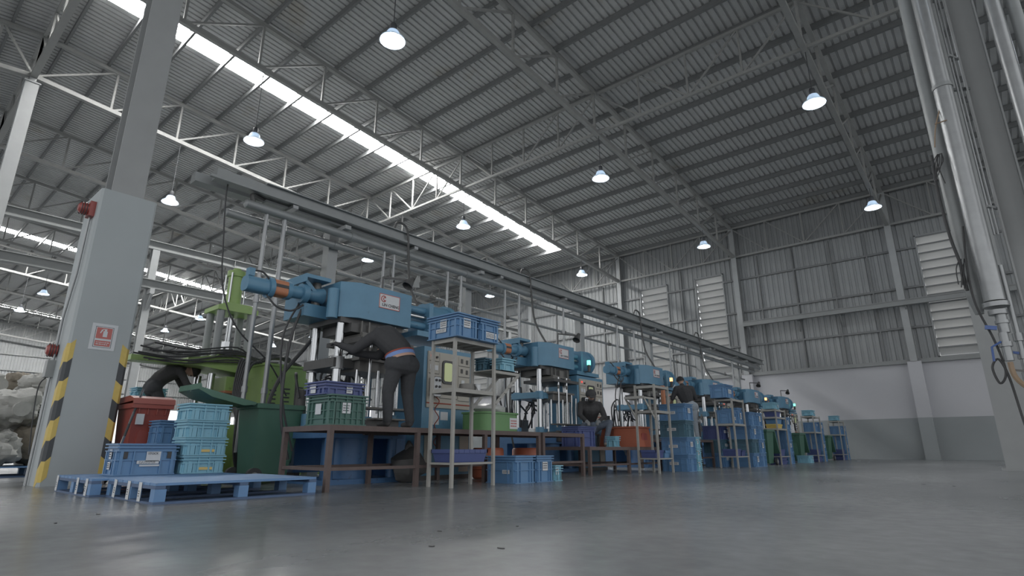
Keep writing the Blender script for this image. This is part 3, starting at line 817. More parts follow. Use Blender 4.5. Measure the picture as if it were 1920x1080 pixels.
# the first press runs with bare steel guides where the others carry painted ones
for ch in press0.children:
    if ch.name.split('.')[0] in ('crosshead', 'collar'):
        ch.data = ch.data.copy(); ch.data.materials[0] = M['dark_steel' if ch.name.startswith('cross') else 'galv']

# control cabinets standing at the right of each press
def make_cabinet():
    t = empty('control_cabinet')
    MB().box(-.85, -.06, 0, 1.08, 0.04, 2.04).obj('body', 'press_blue', t)
    MB().box(-.86, -.03, -.02, 1.10, 0, .06).obj('plinth', 'dark_steel', t)
    MB().box(-.06, -.035, .07, 1.02, 1.08, 1.97).obj('front_panel', 'cabinet_beige', t)
    for ya, yb in ((.07, .16), (.82, 1.02)): MB().box(-.06, -.04, ya, yb, .1, .74).obj('lower_panel', 'cabinet_beige', t)
    sc = MB().prism([(.52 + a, 1.66 + c) for a, c in rounded(.30, .38, .06)], 'x', -.035, -.015).obj('screen_bezel', 'crt_bezel', t)
    MB().prism([(.49 + a, 1.66 + c) for a, c in rounded(.17, .30, .03)], 'x', -.016, -.008).obj('screen', 'crt_glow', sc)
    def panel(y0, y1, z0, z1, kids):
        b = MB().box(-.035, -.028, y0, y1, z0, z1).obj('instrument_panel', 'cabinet_beige', t)
        e = MB().box(-.0345, -.0275, y0, y1, z0 - .008, z0).box(-.0345, -.0275, y1, y1 + .006, z0 - .008, z1).obj('panel_gap', 'dark_steel', b)
        for kind, y, z in kids:
            if kind == 'red': MB().cyl((-.03, y, z), (-.01, y, z), .022, n=12).obj('indicator_light', 'indicator_red', b)
            elif kind == 'amber': MB().cyl((-.03, y, z), (-.015, y, z), .016, n=12).obj('indicator_light', 'indicator_amber', b)
            elif kind == 'knob': MB().cyl((-.03, y, z), (0, y, z), .018, n=12).obj('knob', 'black_rubber', b)
            elif kind == 'meter':
                q = MB().box(-.03, -.02, y - .035, y + .035, z - .04, z + .04).obj('meter', 'paper', b)
            elif kind == 'switch': MB().box(-.03, -.015, y - .02, y + .02, z - .035, z + .035).obj('switch', 'dark_steel', b)
    panel(.09, .30, 1.82, 1.95, [('red', .14, 1.90), ('knob', .24, 1.88)])
    panel(.09, .30, 1.62, 1.80, [('meter', .14, 1.72), ('meter', .24, 1.71)])
    panel(.74, 1.0, 1.80, 1.95, [('switch', .81, 1.88), ('switch', .93, 1.87)])
    panel(.74, 1.0, 1.62, 1.78, [('switch', .81, 1.71), ('switch', .93, 1.70)])
    panel(.74, 1.0, 1.40, 1.60, [('meter', .84, 1.52)])
    panel(.74, 1.0, 1.22, 1.38, [])
    panel(.34, .72, 1.24, 1.42, [('amber', .50, 1.33), ('knob', .42, 1.33), ('knob', .64, 1.33)])
    pd = MB().prism([(.2 + a, 1.40 + c) for a, c in rounded(.17, .32, .04)], 'x', -.03, .06).obj('pendant_control', 'crt_bezel', t)
    MB().prism([(.2 + a, 1.40 + c) for a, c in rounded(.15, .30, .03)], 'x', .06, .066).obj('pendant_face', 'paper', pd)
    for dy in (-.035, .035):
        for dz in (-.1, 0, .1): MB().cyl((.066, .2 + dy, 1.40 + dz), (.085, .2 + dy, 1.40 + dz), .02, n=10).obj('push_button', 'black_rubber', pd)
    pts = [(.03 + .0, .2, 1.24)] + [(.0 + .03 * math.sin(a * 1.4), .26 + .035 * math.cos(a * 1.4), 1.2 - .055 * a) for a in range(0, 14)]
    MB().path(pts, .008, smooth=4).obj('coiled_cable', 'hem_red', t)
    plate('notice', .2, .22, 'paper', t, (-.060, .26, .93), FACE_PX, .004); plate('notice', .16, .13, 'paper', t, (-.060, .47, .96), FACE_PX, .004)
    MB().box(-.06, -.03, .07, 1.02, 1.14, 1.16).obj('trim_strip', 'hem_red', t)
    return t
cab0 = make_cabinet()
CW = ['with the coiled cable, behind the first rack', 'behind the seated man', 'behind the standing man', 'hidden behind the third rack', 'behind the first far green bin', 'nearest the far wall']
for i, (x, y, s) in enumerate(PRESS):
    o = cab0 if i == 0 else copy_tree(cab0)
    o.location = (x - .02, y + (1.56 if i == 0 else 1.32), 0); o.scale = (1, 1, 1.0)
    tag(o, 'blue and beige machine control cabinet ' + CW[i], 'cabinet', 'control cabinets beside the presses')
# signal lights on the cabinets
SIG = [None, ('signal_green', 1.62), ('signal_orange', 1.50), None, ('signal_orange', 1.62), ('signal_green', 1.62)]
for i, sgn in enumerate(SIG):
    if not sgn: continue
    x, y, s = PRESS[i]
    o = empty('signal_light', (x + .06, y + sgn[1], 2.14), label='glowing %s signal light beside the %s press' % (sgn[0].split('_')[1], ['first', 'second', 'third', 'fourth', 'fifth', 'last'][i]), cat='light')
    MB().cyl((0, 0, 0), (0, 0, .15), .035, n=14).box(-.2, .02, -.03, .03, -.01, .01).obj('base', 'dark_steel', o)
    MB().cyl((0, 0, .15), (0, 0, .25), .042, n=14).obj('lens', sgn[0], o)
# hydraulic tanks with pumps and pipework behind the presses
def make_tank():
    t = empty('hydraulic_tank')
    MB().box(-.7, 0, 0, 1.0, .12, .78).obj('tank', 'press_blue_deep', t)
    for y in (.08, .92): MB().box(-.68, -.02, y - .04, y + .04, 0, .12).obj('skid', 'dark_steel', t)
    MB().cyl((-.3, .2, .78), (-.3, .2, 1.0), .12, n=16).cyl((-.3, .2, 1.0), (-.3, .2, 1.34), .10, n=16).obj('pump_motor', 'dark_steel', t)
    MB().box(-.5, -.1, .5, .85, .78, 1.08).obj('valve_block', 'mid_steel', t)
    b = MB(); r = random.Random(17)
    for k in range(9):
        y = r.uniform(.1, .95); x = r.uniform(-.5, .05)
        b.path([(x, y, .9), (x + .05, y + r.uniform(-.2, .2), 1.3 + r.uniform(0, .3)), (x + .2, y + r.uniform(-.3, .3), 1.5 + r.uniform(-.2, .3)), (x + .3, y + r.uniform(-.3, .3), 1.2)], .02, smooth=4)
    b.obj('hose_run', 'black_rubber', t)
    return t
tk0 = make_tank()
for i, (x, y, s_) in enumerate(PRESS):
    o = tk0 if i == 0 else copy_tree(tk0)
    o.location = (x - 1.12 - (.1 if i == 0 else 0), y + .15, 0)
    tag(o, 'blue hydraulic tank with pump and hoses behind the %s press' % ['first', 'second', 'third', 'fourth', 'fifth', 'last'][i], 'tank', 'hydraulic tanks behind the presses')
# work lamps on arms over the presses
def work_lamp(x, y, z, dy, label, wrapped=False):
    o = empty('work_lamp', (x, y, z), label=label, cat='lamp')
    MB().cyl((0, 0, 0), (0, 0, .3), .015, n=8).bar((0, 0, .3), (.05, dy, .36), .03).obj('arm', 'dark_steel', o)
    MB().lathe([(0, .0), (.04, .0), (.05, .06), (.09, .2), (.085, .2), (.04, .06)], n=16).obj('lamp_head', 'dark_steel', o).matrix_local = Matrix.Translation((.05, dy + .02, .40)) @ Matrix.Rotation(2.5, 4, 'X')
    if wrapped:
        b = MB(); r = random.Random(3)
        for k in range(5): b.prism([(r.uniform(-.14, .14), r.uniform(-.14, .14)) for _ in range(4)], 'x', -.01 + k * .012, -.006 + k * .012)
        link('plastic_wrap', b.mesh('plastic_wrap', 'plastic_bag'), o, Matrix.Translation((.06, dy + .05, .36)) @ Euler((.4, .5, .3)).to_matrix().to_4x4())
work_lamp(-7.1, 5.15, 2.78, .55, 'work lamp wrapped in clear plastic above the first press', True)
work_lamp(-7.2, 10.0, 2.62, .75, 'work lamp on a long arm above the second press')
work_lamp(-7.2, 22.6, 2.62, .95, 'dark work lamp reaching right above the fifth press')
work_lamp(-7.2, 26.6, 2.62, .95, 'dark work lamp reaching right above the last press')

# ---- green press, its cabinet and hoses, left of the blue line
g = empty('green_press', (-10.5, 4.3, 0), label='old green hydraulic press with tall cylinder behind the light blue crates', cat='press')
G = 'press_green'
MB().cyl((0, 0, 2.98), (0, 0, 3.58), .13, n=20).obj('cylinder', G, g)
MB().cyl((0, 0, 3.55), (0, 0, 3.66), .16, n=20).cyl((0, 0, 3.66), (0, 0, 3.72), .07, n=12).obj('cylinder_cap', G, g)
for x, y in ((.13, .13), (.13, -.13), (-.13, .13), (-.13, -.13)): MB().cyl((x, y, 2.9), (x, y, 3.6), .018, n=8).obj('stay_rod', 'chrome', g)
MB().prism([(-.36, 2.84), (.36, 2.84), (.36, 2.92), (.2, 2.99), (-.2, 2.99), (-.36, 2.92)], 'x', -.3, .3).obj('head_yoke', G, g)
for x in (-.22, .22):
    for y in (-.27, .27): MB().cyl((x, y, 1.95), (x, y, 2.86), .065, n=14).obj('column', 'galv_dull', g)
MB().cyl((0, 0, 2.3), (0, 0, 2.9), .05, n=12).cyl((0, 0, 2.18), (0, 0, 2.32), .10, n=8).obj('ram', 'chrome', g)
MB().box(-.08, .08, -.08, .08, 1.95, 2.2).obj('nozzle_block', 'dark_steel', g)
MB().prism([(-.75, 1.82), (.45, 1.70), (.45, 1.97), (.25, 2.08), (-.2, 2.08), (-.3, 2.00), (-.75, 1.92)], 'x', -.4, .4).obj('platen_body', G, g)
MB().box(-.15, .15, -1.5, -.7, 1.82, 1.91).obj('side_arm', G, g)
for x in (-.28, .28):
    for y in (-.3, .3): MB().cyl((x, y, .1), (x, y, 1.7), .06, n=14).obj('lower_column', 'chrome', g)
MB().box(-.3, .42, -.1, .38, 1.42, 1.66).obj('mould_carrier', G, g)
MB().box(-.3, .43, -.1, .38, 1.38, 1.42).obj('mould_edge', 'orange_paint', g)
MB().box(-.4, .4, -.5, .5, 1.1, 1.16).obj('lower_platen', 'dark_steel', g)
MB().box(-.6, .5, -.7, .7, 0, .85).obj('base', G, g)
b = MB(); r = random.Random(5)
for k in range(9):
    y0 = -1.5 + r.uniform(-.1, .3); y1 = .5 + r.uniform(-.2, .4); z = 1.90 + .022 * k
    b.path([(.42 + r.uniform(-.1, .1), y0, z - r.uniform(0, .1)), (.46, y0 + .6, z - .05 + r.uniform(-.08, .05)), (.46, 0, z + r.uniform(-.06, .12)), (.45, y1, z + r.uniform(-.15, .05))], .014, smooth=5)
for k in range(6):
    b.path([(.42, .3, 1.9 - .1 * k), (.5, .55, 1.7 - .15 * k), (.52, .75, 1.3 - .1 * k), (.6, .9, .6), (.62, 1.0 + .05 * k, .2)], .018, smooth=5)
b.obj('hose_run', 'black_rubber', g)
gc = empty('green_cabinet', (-9.2, 4.43, 0), label='lime green hydraulic cabinet with louvre slits behind the green wheelie bin', cat='cabinet')
MB().box(-.8, 0, 0, .75, 0, 1.82).obj('body', G, gc)
MB().box(-.82, .02, -.02, .77, 1.80, 1.84).obj('lid', G, gc)
for c in range(3):
    for k in range(10):
        MB().box(.0, .006, .12 + c * .24, .24 + c * .24, .75 + k * .07 + c * .04, .775 + k * .07 + c * .04).obj('louvre_slit', 'dark_steel', gc)
b = MB(); r = random.Random(8)
for k in range(8): b.path([(-.6 + r.uniform(0, .4), .02, 1.87), (-.4 + r.uniform(-.1, .2), .25, 1.95 + r.uniform(0, .08)), (-.3, .5, 1.93 + r.uniform(0, .1)), (-.2 + r.uniform(-.1, .1), .7, 1.87)], .02, smooth=4)
for k in range(6): b.path([(-.1 - .1 * k, -.02, 1.85), (-.05 - .08 * k, -.22, 1.75 + .03 * k), (-.1 - .05 * k, -.3, 1.2), (-.1, -.3 + .03 * k, .5), (-.1, -.2, .05)], .02, smooth=5)
b.obj('hose_run', 'black_rubber', gc)
gc2 = empty('green_cabinet', (-9.9, 5.35, 0), label='second lime green cabinet half hidden by the first, beside the grey post', cat='cabinet')
MB().box(-.7, 0, 0, .7, 0, 1.7).obj('body', G, gc2); MB().box(-.72, .02, -.02, .72, 1.68, 1.72).obj('lid', G, gc2)
hose([(-8.2, 4.9, 2.5), (-8.3, 4.6, 2.0), (-8.4, 4.35, 1.6), (-8.3, 4.15, 1.25), (-8.2, 4.05, 1.0)], .03, 'black_rubber', 'dark hose bundle sagging left from the first press to the green bin')
# ================================================================== CRATES
CR = {}
def crate_mesh(w, d, h, m, style):
    key = (w, d, h, m, style)
    if key in CR: return CR[key]
    b = MB(); t = .012; i = .026
    hx, hy = d / 2, w / 2
    if style == 'tray':          # tapered nesting tray with a broad lip
        n = .035
        for (a, c, e, g_) in ((-hx, -hy, hx, -hy), (hx, -hy, hx, hy), (hx, hy, -hx, hy), (-hx, hy, -hx, -hy)):
            k = .86
            b.add([(a * k, c * k, 0), (e * k, g_ * k, 0), (e * .97, g_ * .97, h), (a * .97, c * .97, h), (a * k * .97, c * k * .97, .01), (e * k * .97, g_ * k * .97, .01), (e * .94, g_ * .94, h), (a * .94, c * .94, h)],
                  [(0, 1, 2, 3), (7, 6, 5, 4), (3, 2, 6, 7)])
        b.box(-hx * .86, hx * .86, -hy * .86, hy * .86, 0, .01)
        for x0, x1, y0, y1 in ((-hx, hx, -hy, -hy * .94), (-hx, hx, hy * .94, hy), (-hx, -hx * .94, -hy, hy), (hx * .94, hx, -hy, hy)): b.box(x0, x1, y0, y1, h - .045, h)
        for k in range(7):
            y = -hy + w * (k + .5) / 7; b.box(hx - .005, hx + .004, y - .006, y + .006, h - .045, h - .004)
    else:
        b.box(-hx + i, hx - i, -hy + i, hy - i, .0, .014)
        b.box(-hx + i, -hx + i + t, -hy + i, hy - i, .014, h); b.box(hx - i - t, hx - i, -hy + i, hy - i, .014, h)
        b.box(-hx + i + t, hx - i - t, -hy + i, -hy + i + t, .014, h); b.box(-hx + i + t, hx - i - t, hy - i - t, hy - i, .014, h)
        def band(z0, z1, o):
            b.box(hx - i, hx - i + o, -hy + i - o, hy - i + o, z0, z1); b.box(-hx + i - o, -hx + i, -hy + i - o, hy - i + o, z0, z1)
            b.box(-hx + i, hx - i, -hy + i - o, -hy + i, z0, z1); b.box(-hx + i, hx - i, hy - i, hy - i + o, z0, z1)
        band(h - .016, h, i); band(h - .05, h - .038, i); band(h - .085, h - .075, i * .8); band(.0, .012, i * .6)
        if h > .24: band(h * .46, h * .46 + .010, i * .6)
        def rib(y=None, x=None, ww=.014, zz=h - .08):
            if y is not None: b.box(hx - i, hx - i * .3, y - ww / 2, y + ww / 2, .01, zz); b.box(-hx + i * .3, -hx + i, y - ww / 2, y + ww / 2, .01, zz)
            if x is not None: b.box(x - ww / 2, x + ww / 2, -hy + i * .3, -hy + i, .01, zz); b.box(x - ww / 2, x + ww / 2, hy - i, hy - i * .3, .01, zz)
        for s in (-1, 1):
            rib(y=s * (hy - i - .03), ww=.03); rib(x=s * (hx - i - .03), ww=.03)
            rib(y=s * w * .22); rib(x=s * d * .22)
        if style == 'grid':      # denser rib grid
            for s in (-1, 1): rib(y=s * w * .36, zz=h - .02); rib(x=s * d * .36, zz=h - .02); rib(y=s * w * .08, zz=h - .02)
            band(h * .2, h * .2 + .01, i * .6)
        if style == 'panel':     # folding crate with framed sides
            for s in (-1, 1):
                rib(y=s * w * .30, ww=.05, zz=h * .7); rib(y=s * w * .12, ww=.02, zz=h * .9)
    me = b.mesh('crate_body', m); CR[key] = me
    return me
def crate(cx, cy, z, w, d, h, m, label, group=None, style='euro', rz=0, tags=(), grips=False, name='plastic_crate'):
    o = link(name, crate_mesh(w, d, h, m, style)); o.location = (cx, cy, z); o.rotation_euler = (0, 0, rz)
    tag(o, label, 'crate', group)
    for i, (face, u, v, ww, hh, mm, seed) in enumerate(tags):
        fm = FACE_PX if face == 'x' else FACE_NY
        off = d / 2 - .012 if face == 'x' else w / 2 - .012
        if style == 'tray': off -= .035
        loc = (off, u, v) if face == 'x' else (u, -off, v)
        p = plate('paper_label', ww, hh, mm, o, loc, fm)
        if seed: scribble(p, (0, 0, 0), Matrix.Identity(4), ww * .8, hh * .7, 3, 'ink', seed)
    if grips:
        for s in (-1, 1):
            MB().box(d / 2 - .017, d / 2 - .006, s * w * .35 - .02, s * w * .35 + .02, h - .16, h - .09).obj('latch_recess', 'black_rubber', o)
    return o
# ================================================================== PALLETS
def pallet(cx, cy, wx, wy, label):
    h = .172
    o = empty('pallet', (cx, cy, 0), label=label, cat='pallet', group='blue pallets by the clad column')
    n = 9; p = wx / n
    for k in range(n): MB().box(-wx / 2 + k * p + .006, -wx / 2 + (k + 1) * p - .006, -wy / 2, wy / 2, h - .022, h).obj('deck_board', 'pallet_blue', o)
    for y in (-wy / 2 + .04, 0, wy / 2 - .04): MB().box(-wx / 2, wx / 2, y - .04, y + .04, h - .05, h - .023).obj('cross_board', 'pallet_side', o)
    for x in (-wx / 2 + .05, 0, wx / 2 - .05):
        for y in (-wy / 2 + .045, 0, wy / 2 - .045): MB().box(x - .05, x + .05, y - .045, y + .045, .02, h - .051).obj('block', 'pallet_blue', o)
        MB().box(x - .05, x + .05, -wy / 2, wy / 2, 0, .019).obj('runner', 'pallet_side', o)
    for y in (-wy / 2 + .045,): MB().box(-wx / 2 + .1, -.05, y - .045, y + .045, 0, .018).box(.05, wx / 2 - .1, y - .045, y + .045, 0, .018).obj('foot_rail', 'pallet_side', o)
    return o
pA = pallet(-6.17, 2.60, 1.28, 1.50, 'blue pallet nearest the bench, mostly empty')
pB = pallet(-7.50, 2.47, 1.32, 1.50, 'blue pallet against the clad column carrying crates')
for i, x in enumerate((-5.88, -6.18, -6.56, -6.98, -7.30, -8.10)):
    yy = (1.85 if x > -6.85 else 1.72) - .004
    tg = empty('paper_strip', (x, yy, .165), label='white paper strip hanging on the pallet side, %s from the pallet corner' % ['first', 'second', 'third', 'fourth', 'fifth', 'last'][i], cat='label', group='paper strips on the pallets')
    b = MB().box(-.038, .038, -.002, 0, -.155, .004).obj('strip', 'paper', tg); b.rotation_euler = (0, R.uniform(-.12, .12), 0)
    scribble(tg, (0, -.002, -.09), FACE_NY, .03, .06, 3, 'ink', 20 + i)
pallet(-13.2, 2.35, 1.2, 1.2, 'blue pallet under the sacks behind the clad column')
# ---- crates on and behind the pallets
c1 = crate(-7.56, 2.33, .174, .62, .44, .335, 'crate_blue', 'blue lidless crate marked STOCK on the pallet before the clad column', tags=[('x', .06, .20, .15, .11, 'paper', 0), ('x', .01, .135, .22, .035, 'paper', 7), ('x', .03, .10, .20, .018, 'paper', 0), ('y', -.02, .22, .08, .10, 'paper', 9), ('y', -.02, .1, .09, .08, 'paper', 10)], grips=True)
text('STOCK', .032, 'ink', c1, (.215, .05, .228), FACE_PX)
for k in range(4):
    crate(-7.52 + .008 * (k % 2), 2.93 - .004 * k, .174 + k * .203, .50, .40, .198, 'crate_light', 'light blue folding crate in the stack of four on the pallet, %s' % ['at the bottom', 'second from the bottom', 'second from the top', 'topmost'][k], 'light blue crates on the pallet', 'panel', tags=[('x', .02, .055, .17, .03, 'paper_yellow', 0)] if k in (0, 1) else [])
crate(-8.66, 3.05, .52, .60, .40, .30, 'crate_blue', 'blue crate behind the light blue stack, beside the red bin', tags=[('x', .2, .1, .14, .06, 'paper', 12)])
crate(-8.66, 3.05, .21, .60, .40, .305, 'crate_blue', 'lower blue crate under the one beside the red bin')
MB_ = MB().box(-8.88, -8.44, 2.72, 3.38, .0, .205).obj('low_box', 'crate_navy'); tag(MB_, 'dark blue box on the floor under the crates beside the red bin', 'box')
crate(-11.4, 3.45, 1.22, .5, .35, .26, 'crate_light', 'light blue crate on a small stand left of the man at the green press')
st = empty('small_stand', (-11.4, 3.45, 0), label='small dark stand under the light blue crate left of the green press', cat='stand')
MB().box(-.2, .2, -.28, .28, 1.18, 1.215).obj('top', 'dark_steel', st)
for x in (-.17, .17):
    for y in (-.24, .24): MB().box(x - .02, x + .02, y - .02, y + .02, 0, 1.18).obj('leg', 'dark_steel', st)

# ================================================================== WHEELIE BINS
def wheelie(x, y, rz, m, label, lid=0.0, s=1.0):
    o = empty('wheelie_bin', (x, y, 0), rz, label=label, cat='bin')
    o.scale = (s, s, s)
    b = MB(); hy, h = .28, 1.0
    bx0, bx1 = -.24, .20; tx0, tx1 = -.30, .34
    vs = [(bx0, -hy + .06, .05), (bx1, -hy + .06, .05), (bx1, hy - .06, .05), (bx0, hy - .06, .05), (tx0, -hy, h), (tx1, -hy, h), (tx1, hy, h), (tx0, hy, h)]
    b.add(vs, [(3, 2, 1, 0), (0, 1, 5, 4), (1, 2, 6, 5), (2, 3, 7, 6), (3, 0, 4, 7)])
    v2 = [(p[0] * .95, p[1] * .95, p[2] + (.02 if p[2] < .5 else 0)) for p in vs]
    b.add(v2, [(0, 1, 2, 3), (4, 5, 1, 0), (5, 6, 2, 1), (6, 7, 3, 2), (7, 4, 0, 3)])
    b.obj('body', m, o)
    r = MB()
    for a in ((tx0 - .03, tx1 + .03, -hy - .03, -hy), (tx0 - .03, tx1 + .03, hy, hy + .03), (tx0 - .03, tx0, -hy, hy), (tx1, tx1 + .03, -hy, hy)): r.box(a[0], a[1], a[2], a[3], h - .06, h)
    for k in range(4):
        yy = -hy + .08 + k * (2 * hy - .16) / 3; r.box(tx1 - .02, tx1 + .012, yy - .008, yy + .008, h - .14, h - .06)
    r.obj('rim', m, o)
    MB().prism([(a, .45 + c) for a, c in rounded(.30, .42, .05)], 'x', .24, .30).obj('front_panel', m, o)
    MB().cyl((tx0 - .07, -hy + .02, h - .01), (tx0 - .07, hy - .02, h - .01), .018, n=10).bar((tx0, -hy + .04, h - .03), (tx0 - .07, -hy + .04, h - .01), .03).bar((tx0, hy - .04, h - .03), (tx0 - .07, hy - .04, h - .01), .03).obj('handle', m, o)
    L = MB()
    L.prism([(0, 0), (.70, -.01), (.72, -.05), (.735, -.05), (.73, .02), (.55, .07), (.15, .075), (0, .03)], 'y', -hy - .035, hy + .035)
    lo = L.obj('lid', m, o); lo.location = (tx0 - .05, 0, h + .005); lo.rotation_euler = (0, -lid, 0)
    for s_ in (-1, 1):
        w = MB().cyl((-.27, s_ * .27, .1), (-.27, s_ * .325, .1), .1, n=20).obj('wheel', 'black_rubber', o)
        MB().cyl((-.27, s_ * .327, .1), (-.27, s_ * .33, .1), .05, n=12).obj('hub', 'galv_dull', w)
    MB().cyl((-.27, -.27, .1), (-.27, .27, .1), .015, n=8).obj('axle', 'dark_steel', o)
    return o
wheelie(-7.95, 3.98, PI / 2, 'bin_green', 'dark green wheelie bin with its lid thrown open, left of the rusty bench', lid=math.radians(169), s=1.05)
wheelie(-9.25, 2.78, 0, 'bin_red', 'red wheelie bin behind the clad column', lid=math.radians(3), s=1.05).scale.y = .82
pole = empty('pole', (-8.72, 2.42, .45), label='striped black and white pole with a tag leaning on the red bin', cat='pole')
for k in range(5): MB().cyl((-.05 * k, .045 * k, .16 * k), (-.05 * (k + 1), .045 * (k + 1), .16 * (k + 1)), .016, n=8).obj('segment', 'chrome' if k % 2 == 0 else 'black_rubber', pole)
MB().box(-.19, -.16, .18, .27, .32, .46).obj('paper_tag', 'paper', pole)
wheelie(-5.55, 17.85, -PI / 2, 'bin_green', 'green wheelie bin with hanging lid left of the fourth rack', lid=math.radians(248))
wheelie(-5.80, 22.3, -PI / 2, 'bin_green', 'green wheelie bin with hanging lid left of the fifth rack', lid=math.radians(248))
wheelie(-5.95, 27.2, -PI / 2, 'bin_green', 'green wheelie bin with hanging lid by the last rack', lid=math.radians(248))

# ================================================================== RUSTY BENCHES
def bench(x0, x1, y0, y1, h, label, legs=2, low=.22):
    o = empty('work_bench', ((x0 + x1) / 2, (y0 + y1) / 2, 0), label=label, cat='bench', group='rust brown steel benches before the presses')
    hx, hy = (x1 - x0) / 2, (y1 - y0) / 2; s = .055
    n = max(3, int((x1 - x0) / .2)); p = (2 * hx - .1) / n
    for k in range(n): MB().box(-hx + .05 + k * p + .004, -hx + .05 + (k + 1) * p - .004, -hy + .05, hy - .05, h - .02, h).obj('deck_plank', 'bench_rust', o)
    for a in ((-hx, -hx + .05, -hy, hy), (hx - .05, hx, -hy, hy), (-hx + .05, hx - .05, -hy, -hy + .05), (-hx + .05, hx - .05, hy - .05, hy)): MB().box(a[0], a[1], a[2], a[3], h - .06, h + .001).obj('top_rail', 'bench_rust', o)
    for k in range(legs):
        y = -hy + s / 2 + k * (2 * hy - s) / (legs - 1)
        for x in (-hx + s / 2, hx - s / 2): MB().box(x - s / 2, x + s / 2, y - s / 2, y + s / 2, 0, h - .06).obj('leg', 'bench_rust', o)
    MB().box(hx - .045, hx - .01, -hy + s, hy - s, low, low + .035).obj('stretcher', 'bench_rust', o)
    MB().box(-hx + .01, -hx + .045, -hy + s, hy - s, low, low + .035).obj('stretcher', 'bench_rust', o)
    MB().box(-hx + .05, hx - .05, -hy + .01, -hy + .045, low, low + .035).obj('stretcher', 'bench_rust', o)
    return o
bench(-6.72, -5.68, 3.55, 7.36, .71, 'long rust brown bench in front of the first press', 4)
bench(-6.72, -5.68, 7.42, 8.62, .71, 'short rust brown bench in front of the second press', 2)
bench(-6.92, -5.72, 8.85, 11.7, .49, 'low brown bench carrying the red tubs', 3, .15)
bench(-6.95, -5.95, 13.0, 15.2, .68, 'brown platform under the standing man', 3)
bench(-6.95, -5.95, 17.2, 20.2, .68, 'brown platform before the fourth press', 3)
# ---- things on and under the benches
crate(-5.98, 3.80, .713, .50, .56, .34, 'crate_green', 'dark green ribbed crate on the left end of the long bench', style='grid', tags=[('x', -.04, .19, .11, .12, 'paper', 31), ('y', .0, .18, .12, .12, 'paper', 0)])
crate(-6.02, 3.78, 1.055, .54, .46, .15, 'crate_navy', 'dark blue tray lying on top of the green crate', style='euro', tags=[('x', .06, .07, .08, .09, 'paper', 33), ('y', -.05, .07, .13, .10, 'paper', 0)])
tb = empty('round_tub', (-6.25, 6.78, .712), label='bright green tub with white label on the long bench', cat='tub')
MB().prism([(a, c) for a, c in rounded(.56, .82, .12)], 'z', 0, .27).obj('body', 'tub_green', tb)
MB().prism([(a, c) for a, c in rounded(.60, .86, .13)], 'z', .27, .295).obj('rim', 'tub_green', tb)
q = plate('paper_label', .2, .17, 'paper', tb, (.281, .25, .13), FACE_PX); scribble(q, (0, 0, 0), Matrix.Identity(4), .15, .12, 3, 'ink_red', 3)
bl = MB(); r = random.Random(2)
def lump(b, c, rx, ry, rz_, seed, n=12, amp=.25, rows=8, fold=0):
    vs = []; fs = []; off = Vector((seed * 3.1, seed * 1.7, seed * .37))
    for i in range(rows + 1):
        th = PI * i / rows
        for k in range(n):
            ph = 2 * PI * k / n
            d = Vector((math.sin(th) * math.cos(ph), math.sin(th) * math.sin(ph), math.cos(th)))
            f = 1 + amp * mnoise.noise(d * 1.6 + off)
            if fold: f += fold * abs(mnoise.noise(d * 4.2 + off)) + fold * .5 * mnoise.noise(d * 9 + off)
            e = 1 / (abs(d.x) ** 2.6 + abs(d.y) ** 2.6 + abs(d.z) ** 2.6) ** (1 / 2.6) if fold else 1
            vs.append((c[0] + d.x * rx * f * e, c[1] + d.y * ry * f * e, c[2] + d.z * rz_ * f * e))
    for i in range(rows):
        for k in range(n): fs.append((i * n + k, (i + 1) * n + k, (i + 1) * n + (k + 1) % n, i * n + (k + 1) % n))
    b.add(vs, fs)
lump(bl, (0, 0, .35), .2, .32, .1, 3); bl.obj('bag_of_parts', 'plastic_bag', tb)
for i, (x, y, z, m, lab) in enumerate(((-6.35, 6.85, .0, 'tub_orange', 'orange drum under the bench, left one'), (-6.35, 7.82, .0, 'tub_orange', 'orange drum under the bench, right one'))):
    o = empty('drum', (x, y, z), label=lab, cat='drum')
    MB().lathe([(0, 0), (.22, 0), (.25, .03), (.25, .44), (.23, .47), (0, .47)], n=22).obj('body', m, o)
    for zz in (.14, .3): MB().lathe([(.25, zz), (.262, zz + .012), (.25, zz + .024)], n=22).obj('hoop', m, o)
o = empty('bag', (-6.5, 5.35, 0), label='dark plastic bag of scrap under the long bench', cat='bag'); b = MB(); lump(b, (0, 0, .22), .22, .25, .22, 5, amp=.4); b.obj('sack_body', 'dark_steel', o); b = MB(); lump(b, (.0, .0, .46), .06, .06, .1, 6, amp=.3); b.obj('knot', 'dark_steel', o)
def redtub(x, y, lab):
    o = empty('tote_tub', (x, y, .492), label=lab, cat='tub')
    MB().frus(-.26, .26, -.26, .26, 0, .38, -.05).obj('body', 'tub_orange', o)
    MB().prism([(a, .17 + c) for a, c in rounded(.24, .22, .06)], 'x', .275, .292).obj('front_recess', 'bin_red', o)
    MB().box(-.29, .29, -.29, .29, .38, .41).obj('rim', 'tub_orange', o)
redtub(-6.02, 10.95, 'orange-red tub on the low bench, left one'); 
redtub(-6.62, 11.42, 'orange-red tub on the low bench, right one')
crate(-6.25, 9.28, .493, .62, .42, .37, 'crate_navy', 'dark blue crate the seated man works over', style='euro')
crate(-5.92, 10.0, .493, .2, .24, .2, 'crate_light', 'small sky blue box beside the seated man')

